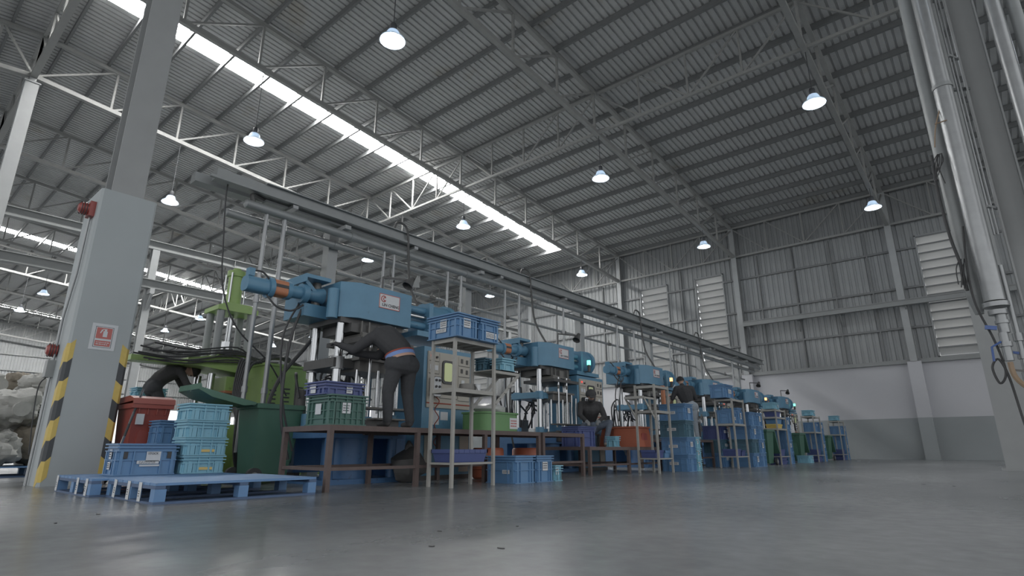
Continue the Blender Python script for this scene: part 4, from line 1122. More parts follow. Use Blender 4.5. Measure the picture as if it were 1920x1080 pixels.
# ================================================================== STEEL RACKS
def rack(x0, x1, y0, y1, h, shelves, label, side=None):
    o = empty('steel_rack', ((x0 + x1) / 2, (y0 + y1) / 2, 0), label=label, cat='rack', group='grey steel racks along the aisle')
    hx, hy = (x1 - x0) / 2, (y1 - y0) / 2; s = .038
    for x in (-1, 1):
        for y in (-1, 1): MB().box(x * hx - s / 2, x * hx + s / 2, y * hy - s / 2, y * hy + s / 2, 0, h).obj('post', 'rack_paint', o)
    for i, z in enumerate(shelves):
        solid = z > .6
        f = MB()
        hh = .05 if solid else .025
        f.box(-hx, hx, -hy - .01, -hy + .01, z - hh, z).box(-hx, hx, hy - .01, hy + .01, z - hh, z).box(-hx - .01, -hx + .01, -hy, hy, z - hh, z).box(hx - .01, hx + .01, -hy, hy, z - hh, z)
        sf = f.obj('shelf_frame', 'rack_paint', o)
        if solid:
            MB().box(-hx + .01, hx - .01, -hy + .01, hy - .01, z - .012, z - .002).obj('shelf_panel', 'rack_paint', sf)
            for k in range(3):
                y = -hy + (k + 1) * hy / 2; MB().box(-hx + .01, hx - .01, y - .02, y + .02, z - .035, z - .012).obj('shelf_rib', 'rack_paint', sf)
        else:
            for k in range(4):
                x = -hx + (k + .5) * hx / 2; MB().box(x - .015, x + .015, -hy + .01, hy - .01, z - .014, z - .002).obj('slat', 'rack_paint', sf)
    if side:
        z, sg_, ln = side
        y0_ = sg_ * hy; y1_ = sg_ * (hy + ln)
        lo_, hi_ = sorted((y0_, y1_))
        a = MB().box(-hx, hx, lo_, hi_, z - .012, z).box(hx - .02, hx, lo_, hi_, z - .05, z).box(-hx, -hx + .02, lo_, hi_, z - .05, z).box(-hx, hx, y1_ - .01, y1_ + .01, z - .05, z).obj('side_shelf', 'rack_paint', o)
        for x in (-hx + .01, hx - .01): MB().bar((x, y1_ - sg_ * .02, z - .04), (x, y0_, z - .04 - ln * .85), .012, .045).obj('side_brace', 'rack_paint', o)
        br = MB()
        for k in range(6):
            f = (k + .5) / 6; br.box(hx - .002, hx + .002, y1_ + (y0_ - y1_) * f - .01, y1_ + (y0_ - y1_) * f + .01, z - .045 - ln * .85 * f, z - .035 - ln * .85 * f)
        br.obj('slot_holes', 'dark_steel', o)
    return o
rack(-5.57, -5.16, 4.92, 5.66, 1.83, (.29, 1.19, 1.83), 'grey steel rack with two blue crates on top, nearest in the aisle', (1.50, 1, .55))
crate(-5.35, 5.05, 1.833, .40, .60, .31, 'crate_blue', 'blue crate on top of the nearest rack, left one', tags=[('y', .02, .19, .12, .11, 'paper', 41), ('y', -.02, .10, .19, .05, 'paper', 42), ('x', -.02, .19, .13, .12, 'paper', 43)], grips=False)
crate(-5.35, 5.47, 1.833, .40, .60, .31, 'crate_blue', 'blue crate on top of the nearest rack, right one', tags=[('x', .02, .09, .22, .08, 'paper', 45)])
crate(-5.36, 5.25, .292, .66, .36, .155, 'crate_navy', 'blue tray with yellow label on the bottom shelf of the nearest rack', style='tray', tags=[('x', .08, .07, .22, .085, 'paper_yellow', 47), ('x', -.17, .07, .08, .07, 'paper', 0)])
q = MB().cyl((0, 0, 0), (0, 0, .003), .032, n=20); oq = link('round_mark', q.mesh('round_mark', 'paper')); oq.location = (-5.212, 5.25, .365); oq.rotation_euler = (0, PI / 2, 0)
tag(oq, 'round white mark on the yellow label of the bottom blue tray', 'label')
crate(-5.25, 5.95, 1.503, .30, .24, .17, 'crate_light', 'light blue crate with yellow card on the side shelf of the nearest rack', tags=[])
crate(-5.50, 5.93, 1.503, .40, .22, .19, 'crate_teal', 'teal ribbed crate at the back of the side shelf', style='grid')
o = empty('card', (-5.25, 5.95, 1.66), label='yellow card lying in the light blue crate on the side shelf', cat='card'); MB().box(-.08, .08, -.1, .1, 0, .012).obj('sheet', 'paper_yellow', o); scribble(o, (0, 0, .011), Matrix.Identity(4), .1, .12, 3, 'ink', 8)
o = empty('paper_cups', (-5.30, 5.5, 1.192), label='white crumpled paper cup on the middle shelf of the nearest rack', cat='cup'); MB().lathe([(0, 0), (.03, 0), (.042, .09), (.038, .09), (.028, .006)], n=14).obj('cup_wall', 'paper', o); MB().lathe([(.04, .09), (.045, .095), (.04, .1)], n=14).obj('cup_rim', 'paper', o)
o = empty('cable_coil', (-5.42, 5.42, 1.192), label='coil of pale rope on the middle shelf of the nearest rack', cat='coil'); MB().lathe([(.05, .0), (.11, .0), (.12, .05), (.11, .1), (.05, .1), (.045, .05), (.05, 0)], n=18, ax='z').obj('windings', 'mid_steel', o); MB().path([(.1, 0, .1), (.13, .03, .06), (.14, .06, .0)], .006, smooth=3).obj('loose_end', 'mid_steel', o)
# floor crates right of the nearest rack
crate(-5.36, 6.24, .001, .44, .56, .36, 'crate_blue', 'blue crate on the floor right of the nearest rack, left one', 'blue crates on the floor by the nearest rack', tags=[('y', .1, .15, .13, .05, 'paper', 51)])
crate(-5.36, 6.69, .001, .40, .56, .36, 'crate_blue', 'blue crate on the floor right of the nearest rack, right one', 'blue crates on the floor by the nearest rack', tags=[('x', .0, .22, .12, .13, 'paper', 52)])
crate(-5.25, 7.02, .001, .20, .34, .22, 'crate_light', 'light blue crate on the floor at the end of the blue pair', tags=[('x', -.04, .14, .07, .1, 'paper', 53)])
# second rack and its stack
rack(-5.60, -5.18, 10.42, 11.02, 1.70, (.28, 1.19, 1.68), 'grey steel rack with empty top, in front of the red tubs', (1.44, -1, .45))
crate(-5.40, 10.60, .282, .36, .34, .15, 'crate_navy', 'navy tray on the bottom shelf of the second rack', style='tray', tags=[('x', -.02, .08, .12, .06, 'paper', 55)])
crate(-5.38, 10.90, .282, .24, .34, .14, 'crate_blue', 'blue tray with yellow tag on the bottom shelf of the second rack', style='tray', tags=[('x', .02, .07, .09, .06, 'paper_yellow', 56)])
SB = 'blue crates stacked beside the racks'
for k, m in enumerate(('crate_blue', 'crate_blue', 'crate_teal', 'crate_blue')):
    crate(-5.36 + .01 * (k % 2), 11.72, .001 + k * .345, .44, .62, .345, m, '%s crate of the tall stack right of the second rack, %s' % (m.split('_')[1], ['at the bottom', 'second up', 'third up', 'topmost'][k]), SB, tags=[('y', -.02, .16, .2, .06, 'paper', 60 + k)] + ([('x', .0, .2, .12, .1, 'paper', 64 + k)] if k in (1, 3) else []))
for k in range(3): crate(-5.25, 12.13, .001 + k * .235, .28, .36, .233, 'crate_light', 'light blue crate in the small stack right of the tall blue stack, %s' % ['lowest', 'middle', 'top'][k], 'small light blue stack', tags=[('x', -.04, .14, .1, .1, 'paper', 75 + k)])
# third rack
rack(-5.48, -5.06, 14.35, 15.15, 1.68, (.28, 1.06, 1.66), 'grey steel rack with one blue crate on top, right of the standing man')
crate(-5.32, 14.45, 1.683, .60, .42, .33, 'crate_blue', 'blue crate on top of the third rack', tags=[('x', .02, .16, .2, .1, 'paper', 80)])
crate(-5.28, 14.52, 1.063, .40, .40, .33, 'crate_blue', 'blue crate on the middle shelf of the third rack, left one', tags=[('x', .05, .12, .08, .07, 'paper', 81)])
crate(-5.28, 14.94, 1.063, .38, .40, .40, 'crate_blue', 'taller blue crate on the middle shelf of the third rack, right one', tags=[('x', .06, .2, .09, .16, 'paper', 82)])
crate(-5.28, 14.62, .282, .40, .34, .17, 'crate_navy', 'navy tray on the bottom shelf of the third rack, left one', style='tray', tags=[('x', .0, .09, .16, .08, 'paper', 83)])
crate(-5.28, 15.0, .282, .28, .34, .14, 'crate_navy', 'navy tray with orange tag on the bottom shelf of the third rack', style='tray', tags=[('x', .0, .08, .14, .07, 'paper_yellow', 84)])
for c in range(2):
    for k in range(4):
        m = 'crate_teal' if (c == 0 and k == 1) else 'crate_blue'
        crate(-5.36, 15.86 + c * .52, .001 + k * .35, .5, .6, .35, m, '%s crate in the %s column of the block right of the third rack, %s' % (m.split('_')[1], ['left', 'right'][c], ['lowest', 'second', 'third', 'top'][k]), SB, tags=[('x', .05, .2, .13, .15, 'paper', 90 + k + 4 * c)] if (k + c) % 2 == 0 else [])
for k in range(3): crate(-6.0, 15.52, .001 + k * .35, .6, .5, .35, ['crate_blue', 'crate_teal', 'crate_navy'][k], 'crate of the short stack in the shadow behind the third rack, %s' % ['lowest', 'middle', 'top'][k], SB, tags=[('x', .1, .2, .2, .07, 'paper', 99 + k)])
# fourth, fifth and last racks with their crates
def station(y, idx, x=-5.25):
    nm = ['fourth', 'fifth', 'last'][idx]
    rack(x - .4, x, y - .65, y + .30, 1.64, (.24, 1.06, 1.40, 1.62) if idx == 0 else (.24, 1.06, 1.62), 'grey steel rack with a light blue crate on top, %s along the aisle' % nm)
    crate(x - .2, y - .35, 1.643, .56, .36, .20, 'crate_light', 'light blue crate on top of the %s rack' % nm, tags=[('x', .15, .1, .1, .08, 'paper', 110 + idx)])
    if idx == 0:
        crate(x - .2, y - .30, 1.403, .55, .34, .16, 'crate_navy', 'navy tray on the upper shelf of the fourth rack', style='tray')
        crate(x - .2, y - .25, 1.063, .6, .34, .13, 'paper_yellow' if False else 'hazard_yellow', 'mustard tray on the middle shelf of the fourth rack', style='tray')
        crate(x - .2, y - .25, 1.195, .56, .34, .16, 'crate_blue', 'blue tray resting on the mustard tray', style='tray')
    else:
        crate(x - .2, y - .25, 1.063, .6, .36, .33, 'crate_blue', 'blue crate on the middle shelf of the %s rack' % nm, tags=[('x', .2, .25, .14, .08, 'paper', 113 + idx)])
    crate(x - .2, y - .28, .242, .5, .34, .2, 'crate_navy', 'navy tray on the bottom shelf of the %s rack' % nm, style='tray', tags=[('x', .0, .11, .2, .09, 'paper', 118 + idx)])
    for k in range(4):
        crate(x - .36, y + .78, .001 + k * .36, .58, .6, .36, 'crate_blue', 'blue crate in the stack right of the %s rack, %s' % (nm, ['lowest', 'second', 'third', 'top'][k]), SB, tags=[('x', .05, .2, .14, .12, 'paper', 120 + idx * 4 + k)] if k % 2 else [])
    for k in range(2): crate(x - .22, y - .15, .001 + k * .11, .7, .34, .105, 'crate_navy', 'flat navy crate under the %s rack, %s' % (nm, ['lower', 'upper'][k]), SB, style='tray')
station(19.2, 0); station(23.9, 1, -5.3); station(28.6, 2, -5.4)
crate(-5.35, 21.65, .001, .62, .4, .24, 'crate_light', 'light blue crate on the floor between the fourth and fifth racks', tags=[('x', .2, .14, .14, .12, 'paper', 130)])
# bag of scrap between far racks
o = empty('scrap_bag', (-6.0, 21.4, 0), label='clear plastic bag of parts left of the fifth rack', cat='bag'); b = MB(); lump(b, (0, 0, 1.0), .22, .25, .36, 9, amp=.3); b.obj('bag_skin', 'plastic_bag', o); b = MB().box(-.25, .25, -.25, .25, 0, .66); b.obj('support_box', 'dark_steel', o)
# pedestal fan beside the standing man
fn = empty('pedestal_fan', (-6.75, 16.3, 0), label='grey round pedestal fan right of the standing man', cat='fan')
MB().cyl((0, 0, .03), (0, 0, 1.22), .025, n=10).obj('stem', 'dark_steel', fn); MB().cyl((0, 0, 0), (0, 0, .03), .22, n=20).obj('base', 'dark_steel', fn)
for k in range(5):
    rr = .08 + k * .065
    MB().lathe([(rr - .004, .06 - k * .008), (rr, .064 - k * .008), (rr + .004, .06 - k * .008), (rr, .056 - k * .008), (rr - .004, .06 - k * .008)], (0, 0, 1.22), n=28, ax='x').obj('guard_ring', 'galv_dull', fn)
MB().cyl((-.02, 0, 1.22), (.07, 0, 1.22), .05, n=16).obj('hub', 'paper', fn)
for k in range(4):
    a = k * PI / 2 + .3; b = MB(); b.prism([(.05 * math.cos(a) , 1.22 + .05 * math.sin(a)), (.3 * math.cos(a - .35), 1.22 + .3 * math.sin(a - .35)), (.32 * math.cos(a + .2), 1.22 + .32 * math.sin(a + .2)), (.3 * math.cos(a + .55), 1.22 + .3 * math.sin(a + .55))], 'x', .0, .012); b.obj('blade', 'mid_steel', fn)
MB().cyl((-.14, 0, 1.22), (-.02, 0, 1.22), .07, n=14).obj('motor', 'dark_steel', fn)
# orange bar held upright on the crates beside the standing man
o = MB().box(-.03, .03, -.05, .05, 0, .42).obj('orange_block', 'orange_paint'); o.location = (-5.62, 11.74, 1.384); tag(o, 'upright orange block standing on the tall crate stack', 'block')

# ================================================================== SACKS AT THE FAR LEFT
r = random.Random(21)
SK = [(-12.9, 1.75, .45, .50, .38, .30), (-13.3, 2.35, .52, .45, .42, .34), (-13.0, 1.25, .95, .48, .40, .32), (-13.4, 1.95, 1.15, .5, .42, .33), (-13.9, 2.6, 1.15, .45, .4, .3), (-13.6, .9, .45, .5, .4, .36), (-14.3, 1.5, 1.6, .5, .42, .28), (-14.5, 2.5, 1.65, .45, .4, .26), (-15.0, 2.2, 1.1, .5, .45, .4), (-15.2, 3.2, 1.75, .5, .45, .28), (-14.6, 1.4, .55, .55, .5, .45), (-15.6, 2.8, .6, .6, .5, .5), (-16.3, 3.4, 1.2, .5, .5, .5), (-14.2, 2.9, .5, .45, .4, .4), (-16.2, 2.4, 1.8, .5, .4, .25)]
SN = ['lowest at the front', 'beside the front one', 'bulging above the front one', 'big one with twisted neck', 'behind the twisted one', 'at the picture edge', 'on the upper left', 'on the upper right', 'mid pile', 'grey one near the top', 'deep in the pile', 'at the back foot', 'at the back', 'behind the blue pallet', 'topmost']
for i, (x, y, z, a, b_, c) in enumerate(SK):
    o = empty('woven_sack', (x, y, z - c), label='%s woven sack in the pile left of the clad column, %s' % ('brown' if i in (1, 5, 9, 14) else 'white', SN[i]), cat='sack', group='sacks piled at the far left')
    b = MB(); lump(b, (0, 0, c), a * .85, b_ * .85, c * .9, i + 1, n=40, amp=.35, rows=24, fold=.22); m = 'sack_brown' if i in (1, 5, 9, 14) else 'sack_white'
    b.obj('sack_body', m, o)
    an = r.uniform(-.6, .9); b = MB().cyl((a * .7 * math.cos(an), b_ * .7 * math.sin(an), c), (a * 1.2 * math.cos(an), b_ * 1.2 * math.sin(an), c * .9), .08, .13, n=10); b.obj('tied_neck', m, o)
crate(-11.0, 2.35, .001, .5, .4, .34, 'crate_navy', 'navy crate half hidden behind the clad column, below the sacks, lower')
crate(-11.0, 2.35, .342, .5, .4, .34, 'crate_navy', 'navy crate half hidden behind the clad column, below the sacks, upper')
# ================================================================== FLOOR SCRAPS
SC = ['in front of the pallets', 'at the left foreground', 'in the middle foreground, left of two', 'in the middle foreground, right of two', 'before the floor crates by the nearest rack', 'out by the right column', 'just right of the one by the right column', 'large one nearest the camera', 'beside the large one nearest the camera', 'tiny one between pallets and open floor']
for i, (x, y, s) in enumerate(((-5.05, 1.35, .05), (-4.65, 1.02, .03), (-2.55, 2.35, .04), (-2.35, 2.8, .03), (-3.3, 4.1, .03), (-.95, 9.5, .06), (-.62, 9.3, .03), (-2.2, 1.98, .05), (-1.9, 2.15, .04), (-3.8, 2.9, .02))):
    b = MB(); rr = random.Random(i + 40)
    n = 7; s *= .55; pts = [(s * rr.uniform(.5, 1.2) * math.cos(2 * PI * k / n), .5 * s * rr.uniform(.5, 1.2) * math.sin(2 * PI * k / n)) for k in range(n)]
    b.prism(pts, 'z', 0, .004); o = b.obj('rubber_scrap', 'black_rubber'); o.location = (x, y, .0005)
    tag(o, 'small black rubber scrap on the floor, ' + SC[i], 'scrap', 'black scraps on the floor')
# ================================================================== PEOPLE
def person(label, J, clothes, base, voxel=.013, fat=1.0, hair=True, cap=None, mask=False, look=None):
    """one continuous body grown over posed joints; cloth / skin regions come from the nearest limb"""
    V = {k: Vector(v) for k, v in J.items()}
    prims = []          # (p, q, r1, r2, region)
    def cap_(a, b, r1, r2, reg):
        g_ = fat if reg in ('shirt', 'pants') else 1.0
        prims.append((Vector(a), Vector(b), r1 * g_, r2 * g_, reg))
    sh, pa, sk, so, gl = 'shirt', 'pants', 'skin', 'shoe', 'hand'
    pel, wai, che, nek, hed = V['pelvis'], V['waist'], V['chest'], V['neck'], V['head']
    sl, sr, hl, hr = V['sh_l'], V['sh_r'], V['hip_l'], V['hip_r']
    cap_(hl, hr, .125, .125, pa); cap_(pel, pel.lerp(wai, .45), .135, .13, pa)
    cap_(pel.lerp(wai, .6), wai, .132, .135, sh); cap_(wai, che, .135, .15, sh)
    side = (sr - sl).normalized()
    for s in (-1, 1): cap_(wai + side * s * .05, che + side * s * .09, .115, .115, sh)
    cap_(sl.lerp(sr, .12), sl.lerp(sr, .88), .075, .075, sh)
    cap_(che, nek, .10, .062, sh); cap_(nek, nek.lerp(hed, .5), .056, .054, sk)
    for s, S in (('l', sl), ('r', sr)):
        E_, Wr = V['el_' + s], V['wr_' + s]
        cap_(S, E_, .068, .053, sh); cap_(E_, Wr, .05, .038, sh if clothes.get('long') else sk)
        H, K, A, T = V['hip_' + s], V['kn_' + s], V['an_' + s], V['toe_' + s]
        cap_(H, K, .098, .070, pa); cap_(K, A, .066, .050, pa)
        cap_(A, A + Vector((0, 0, -.04)), .048, .045, so); cap_(A + Vector((0, 0, -.045)), T, .046, .036, so)
        # hand: palm, four bent fingers, thumb from the side of the palm
        d = (Wr - E_).normalized(); up = Vector((0, 0, 1)); a = d.cross(up)
        if a.length < .2: a = d.cross(Vector((1, 0, 0)))
        a.normalize(); n = a.cross(d).normalized()
        pm = Wr + d * .075
        cap_(Wr, pm, .030, .034, gl); cap_(pm - a * .022, pm + a * .022, .022, .022, gl)
        for k in range(4):
            o = a * (-.03 + .02 * k); L = (.036, .042, .040, .032)[k]
            k1 = pm + o + d * L - n * .012; k2 = k1 + d * L * .55 - n * .03
            cap_(pm + o + d * .012, k1, .0105, .0100, gl); cap_(k1, k2, .0100, .009, gl)
        sd = -1 if s == 'l' else 1
        t1 = Wr + d * .035 + a * sd * .045 - n * .012
        cap_(Wr + d * .02 + a * sd * .018, t1, .0125, .0115, gl); cap_(t1, t1 + d * .034 - n * .008, .0115, .010, gl)
    fw = Vector(look).normalized() if look else Vector((-1, 0, 0))
    upv = (hed - nek).normalized(); fw = (fw - upv * fw.dot(upv)).normalized(); rt = fw.cross(upv).normalized()
    cap_(hed + upv * .03 - fw * .02, hed + upv * .03 + fw * .018, .092, .088, sk)
    cap_(hed - upv * .03 + fw * .03, hed - upv * .062 + fw * .045, .066, .048, sk)          # jaw and chin
    cap_(hed + fw * .092 - upv * .002, hed + fw * .112 - upv * .022, .012, .016, sk)          # nose
    for s in (-1, 1): cap_(hed + rt * s * .088 + upv * .012, hed + rt * s * .092 - upv * .022, .014, .011, sk)   # ears
    root = empty('person', base, label=label, cat='person')
    b = MB()
    for p, q, r1, r2, reg in prims:
        n = 12 if r1 > .03 else 8
        rings = [(p, 0), (q, 0)]
        d = q - p; L = d.length
        d = d.normalized() if L > 1e-5 else Vector((0, 0, 1))
        u = Vector((0, 0, 1)) if abs(d.z) < .9 else Vector((1, 0, 0)); a = d.cross(u).normalized(); c = d.cross(a)
        vs = []
        prof = [(-math.sin(t), math.cos(t), 0) for t in (1.45, 1.0, .5, 0)] + [(math.sin(t), math.cos(t), 1) for t in (0, .5, 1.0, 1.45)]
        for hgt, rad, e in prof:
            ctr, rr = (p, r1) if e == 0 else (q, r2)
            for k in range(n):
                t = 2 * PI * k / n
                vs.append(ctr + d * hgt * rr + (a * math.cos(t) + c * math.sin(t)) * rad * rr)
        m = len(prof)
        fs = [(i * n + k, i * n + (k + 1) % n, (i + 1) * n + (k + 1) % n, (i + 1) * n + k) for i in range(m - 1) for k in range(n)]
        fs += [tuple(range(n - 1, -1, -1)), tuple(range((m - 1) * n, m * n))]
        b.add(vs, fs)
    me0 = bpy.data.meshes.new('body'); me0.from_pydata(b.v, [], b.f); me0.update()
    tmp = bpy.data.objects.new('tmp_body', me0); COL.objects.link(tmp)
    md = tmp.modifiers.new('r', 'REMESH'); md.mode = 'VOXEL'; md.voxel_size = voxel; md.adaptivity = 0
    sm = tmp.modifiers.new('s', 'SMOOTH'); sm.factor = .5; sm.iterations = 3
    me = bpy.data.meshes.new_from_object(tmp.evaluated_get(bpy.context.evaluated_depsgraph_get()))
    bpy.data.objects.remove(tmp)
    regs = ['shirt', 'pants', 'skin', 'shoe', 'hand']
    me.materials.clear()
    for rname in regs: me.materials.append(M[clothes[rname]])
    n = len(me.polygons); cen = np.empty(n * 3); me.polygons.foreach_get('center', cen); cen = cen.reshape(-1, 3)
    best = np.full(n, 1e9); idx = np.zeros(n, int)
    for p, q, r1, r2, reg in prims:
        P_ = np.array(p); D = np.array(q - p); L2 = max(float(D @ D), 1e-9)
        t = np.clip((cen - P_) @ D / L2, 0, 1)
        dist = np.linalg.norm(cen - P_ - t[:, None] * D, axis=1) - (r1 + (r2 - r1) * t)
        better = dist < best; best[better] = dist[better]; idx[better] = regs.index(reg)
    me.polygons.foreach_set('material_index', idx.tolist()); me.polygons.foreach_set('use_smooth', [True] * n); me.update()
    inv = Matrix.Translation(-Vector(base))
    def ch(o): o.matrix_parent_inverse = inv; return o
    bo = ch(link('body', me, root))
    # hair / cap shell, eyes, mouth
    def shell(r, lo, m, name, fwd=0):
        h = MB(); vs = []; rows, cols = 7, 16; c0 = hed + upv * .03
        for i in range(rows + 1):
            for k in range(cols):
                ph = 2 * PI * k / cols; th = lo * i / rows * (1 - .34 * max(0, math.cos(ph)))
                dv = upv * math.cos(th) + (fw * math.cos(ph) * 1.08 + rt * math.sin(ph) * .98) * math.sin(th)
                back = max(0, -math.cos(ph)); dv2 = dv - upv * back * .3 * (i / rows) ** 2
                vs.append(c0 + dv2 * r)
        h.add(vs, [(i * cols + k, i * cols + (k + 1) % cols, (i + 1) * cols + (k + 1) % cols, (i + 1) * cols + k) for i in range(rows) for k in range(cols)])
        return ch(h.obj(name, m, root))
    if hair: shell(.111, 1.85, 'hair', 'hair')
    if cap:
        c = shell(.116, 1.7, cap, 'cap')
        bb = MB(); o = hed + upv * .065 + fw * .10
        bb.add([o - rt * .075, o + rt * .075, o + rt * .05 + fw * .07 - upv * .012, o - rt * .05 + fw * .07 - upv * .012, o - rt * .075 + upv * .01, o + rt * .075 + upv * .01, o + rt * .05 + fw * .07 - upv * .004, o - rt * .05 + fw * .07 - upv * .004], [(3, 2, 1, 0), (4, 5, 6, 7), (0, 1, 5, 4), (1, 2, 6, 5), (2, 3, 7, 6), (3, 0, 4, 7)])
        ch(bb.obj('cap_peak', cap, root))
    for s in (-1, 1):
        e = MB(); c = hed + fw * .098 + rt * s * .034 + upv * .018
        e.lathe([(0, -.011), (.009, -.006), (.011, 0), (.009, .006), (0, .011)], c, n=10); ch(e.obj('eye', 'hair', root))
    if mask:
        mk = MB(); vs = []
        for i in range(6):
            v = -.078 + .052 * i / 5
            for k in range(9):
                ph = -1.25 + 2.5 * k / 8
                rr = .098 + .018 * math.cos(ph) * math.sin(PI * i / 5)
                vs.append(hed + upv * v + fw * (.018 + rr * math.cos(ph) * (.98 + .0 * i)) + rt * rr * .86 * math.sin(ph))
        mk.add(vs, [(i * 9 + k, i * 9 + k + 1, (i + 1) * 9 + k + 1, (i + 1) * 9 + k) for i in range(5) for k in range(8)])
        ch(mk.obj('face_mask', 'cloth_black', root))
    else:
        mo = MB().bar(hed + fw * .092 - upv * .052 - rt * .02, hed + fw * .092 - upv * .052 + rt * .02, .008); ch(mo.obj('mouth', 'hem_red', root))
    return root, ch, V

# man bending into the first press, seen from behind
z0 = .712
J1 = dict(pelvis=(-5.98, 4.74, z0 + .86), waist=(-6.05, 4.71, z0 + 1.04), chest=(-6.22, 4.64, z0 + 1.20), neck=(-6.36, 4.70, z0 + 1.17), head=(-6.47, 4.80, z0 + 1.07),
          sh_l=(-6.28, 4.44, z0 + 1.18), sh_r=(-6.24, 4.80, z0 + 1.16), el_l=(-6.46, 4.30, z0 + 1.02), wr_l=(-6.60, 4.18, z0 + 1.08), el_r=(-6.42, 4.66, z0 + .98), wr_r=(-6.58, 4.42, z0 + 1.0),
          hip_l=(-5.99, 4.64, z0 + .82), hip_r=(-5.97, 4.84, z0 + .82), kn_l=(-6.04, 4.58, z0 + .46), kn_r=(-6.02, 4.88, z0 + .46), an_l=(-5.98, 4.55, z0 + .10), an_r=(-5.96, 4.90, z0 + .10),
          toe_l=(-6.12, 4.53, z0 + .045), toe_r=(-6.11, 4.91, z0 + .045))
p1, ch1, V1 = person('man in black seen from behind, bending into the first press', J1, dict(shirt='cloth_charcoal', pants='cloth_dark', skin='skin', shoe='shoe', hand='cloth_black', long=True), (-5.98, 4.73, z0), look=(-.4, .3, -.8), fat=1.22)
def ring(c, ax, r, w, m, name, chf, root, sx=1.0):
    ax = Vector(ax).normalized(); u = ax.cross(Vector((0, 1, 0))).normalized(); v = ax.cross(u); b = MB(); n = 28; vs = []
    for e in (-1, 1):
        for k in range(n):
            t = 2 * PI * k / n; vs.append(Vector(c) + ax * e * w / 2 + u * math.cos(t) * r + v * math.sin(t) * r * sx)
    b.add(vs, [(k, (k + 1) % n, n + (k + 1) % n, n + k) for k in range(n)]); return chf(b.obj(name, m, root))
axw = (V1['waist'] - V1['pelvis']).normalized(); cw = V1['pelvis'].lerp(V1['waist'], .35)
ring(cw + axw * .055, axw, .172, .022, 'hem_red', 'shirt_hem', ch1, p1, 1.28)
ring(cw + axw * .02, axw, .168, .055, 'cloth_blue', 'undershirt', ch1, p1, 1.3)
ring(cw - axw * .025, axw, .166, .04, 'skin', 'bare_waist', ch1, p1, 1.28)
# seated man with cap and mask
J2 = dict(pelvis=(-6.74, 10.42, .90), waist=(-6.70, 10.38, 1.08), chest=(-6.58, 10.26, 1.25), neck=(-6.50, 10.16, 1.41), head=(-6.45, 10.09, 1.52),
          sh_l=(-6.48, 10.45, 1.36), sh_r=(-6.72, 10.10, 1.36), el_l=(-6.30, 10.34, 1.10), wr_l=(-6.27, 10.08, 1.00), el_r=(-6.60, 9.88, 1.12), wr_r=(-6.40, 9.80, 1.0),
          hip_l=(-6.66, 10.50, .88), hip_r=(-6.76, 10.32, .88), kn_l=(-6.28, 10.52, .98), kn_r=(-6.42, 10.12, .92), an_l=(-6.34, 10.42, .59), an_r=(-6.50, 10.06, .59), toe_l=(-6.22, 10.40, .535), toe_r=(-6.38, 10.0, .535))
p2, ch2, V2 = person('man in black cap and mask sitting over the dark blue crate', J2, dict(shirt='cloth_black', pants='denim', skin='skin', shoe='shoe_pale', hand='glove_grey', long=True), (-6.72, 10.4, .492), cap='cloth_black', mask=True, look=(.7, -.6, -.25))
o = empty('stool', (-6.76, 10.45, .492), label='low stool under the seated man', cat='stool'); MB().box(-.15, .15, -.18, .18, .24, .27).obj('seat', 'dark_steel', o)
for x in (-.12, .12):
    for y in (-.15, .15): MB().box(x - .015, x + .015, y - .015, y + .015, 0, .24).obj('leg', 'dark_steel', o)
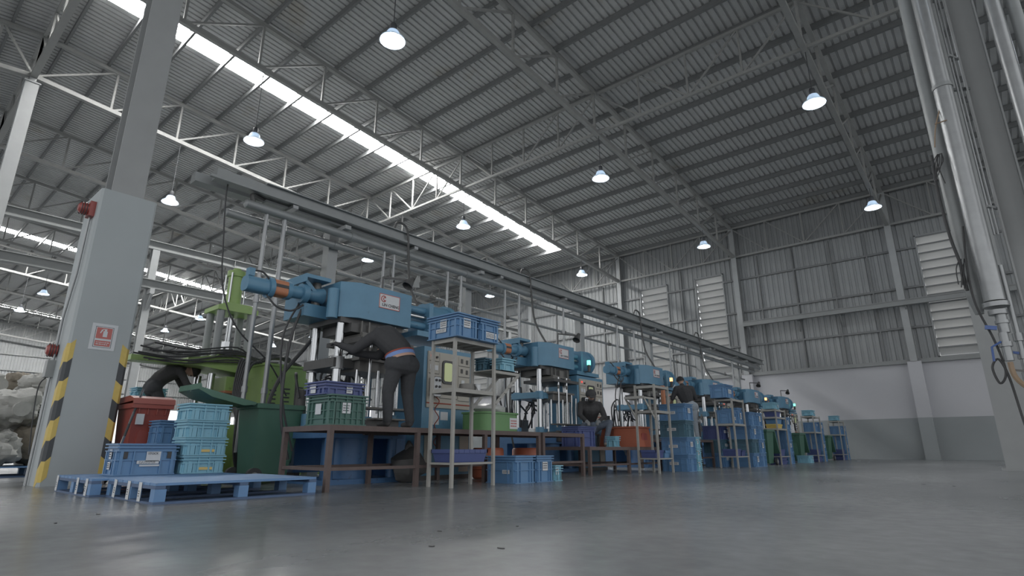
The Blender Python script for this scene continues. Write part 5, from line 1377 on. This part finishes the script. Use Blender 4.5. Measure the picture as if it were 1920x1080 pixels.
# man standing with his back to us on the platform
z0 = .682; ox, oy = -6.38, 14.88
ff = Vector((-.62, .78, 0)).normalized(); rr_ = Vector((ff.y, -ff.x, 0))
def L3(r_, f_, u_): return Vector((ox, oy, z0 + u_)) + rr_ * r_ + ff * f_
J3 = dict(pelvis=L3(0, 0, .90), waist=L3(-.06, .02, 1.06), chest=L3(-.11, .05, 1.26), neck=L3(-.14, .09, 1.45), head=L3(-.16, .13, 1.57),
          sh_l=L3(-.31, .05, 1.36), sh_r=L3(.10, .04, 1.36), el_l=L3(-.42, .10, 1.10), wr_l=L3(-.40, .34, 1.02), el_r=L3(.20, .10, 1.10), wr_r=L3(.10, .33, 1.02),
          hip_l=L3(-.09, 0, .87), hip_r=L3(.09, 0, .87), kn_l=L3(-.06, .03, .48), kn_r=L3(.11, .02, .48), an_l=L3(-.03, -.03, .10), an_r=L3(.13, -.03, .10), toe_l=L3(-.02, .12, .045), toe_r=L3(.22, .08, .045))
person('man in dark shirt and pale jeans standing with his back turned', J3, dict(shirt='cloth_charcoal', pants='denim_pale', skin='skin', shoe='shoe_pale', hand='skin', long=False), (ox, oy, z0), look=(-.62, .78, -.3), fat=1.14)
# man bent over at the green press
z0 = .84
J4 = dict(pelvis=(-10.75, 3.30, z0 + .62), waist=(-10.72, 3.40, z0 + .78), chest=(-10.66, 3.55, z0 + .90), neck=(-10.60, 3.70, z0 + .95), head=(-10.56, 3.80, z0 + .93),
          sh_l=(-10.80, 3.62, z0 + .90), sh_r=(-10.48, 3.58, z0 + .90), el_l=(-10.78, 3.76, z0 + .66), wr_l=(-10.66, 3.90, z0 + .62), el_r=(-10.44, 3.72, z0 + .66), wr_r=(-10.42, 3.88, z0 + .58),
          hip_l=(-10.84, 3.30, z0 + .60), hip_r=(-10.66, 3.30, z0 + .60), kn_l=(-10.86, 3.40, z0 + .34), kn_r=(-10.62, 3.44, z0 + .34), an_l=(-10.84, 3.22, z0 + .09), an_r=(-10.62, 3.26, z0 + .09), toe_l=(-10.84, 3.38, z0 + .045), toe_r=(-10.62, 3.42, z0 + .045))
person('man in dark clothes bent over at the green press', J4, dict(shirt='cloth_black', pants='cloth_dark', skin='skin', shoe='shoe', hand='cloth_black', long=True), (-10.74, 3.3, z0), look=(.3, .7, -.6), voxel=.016)
o = empty('step_platform', (-10.72, 3.3, 0), label='dark step platform under the man at the green press', cat='platform'); MB().box(-.35, .35, -.25, .28, z0 - .04, z0).obj('tread', 'dark_steel', o)
for x in (-.3, .3):
    for y in (-.2, .23): MB().box(x - .03, x + .03, y - .03, y + .03, 0, z0 - .04).obj('leg', 'dark_steel', o)
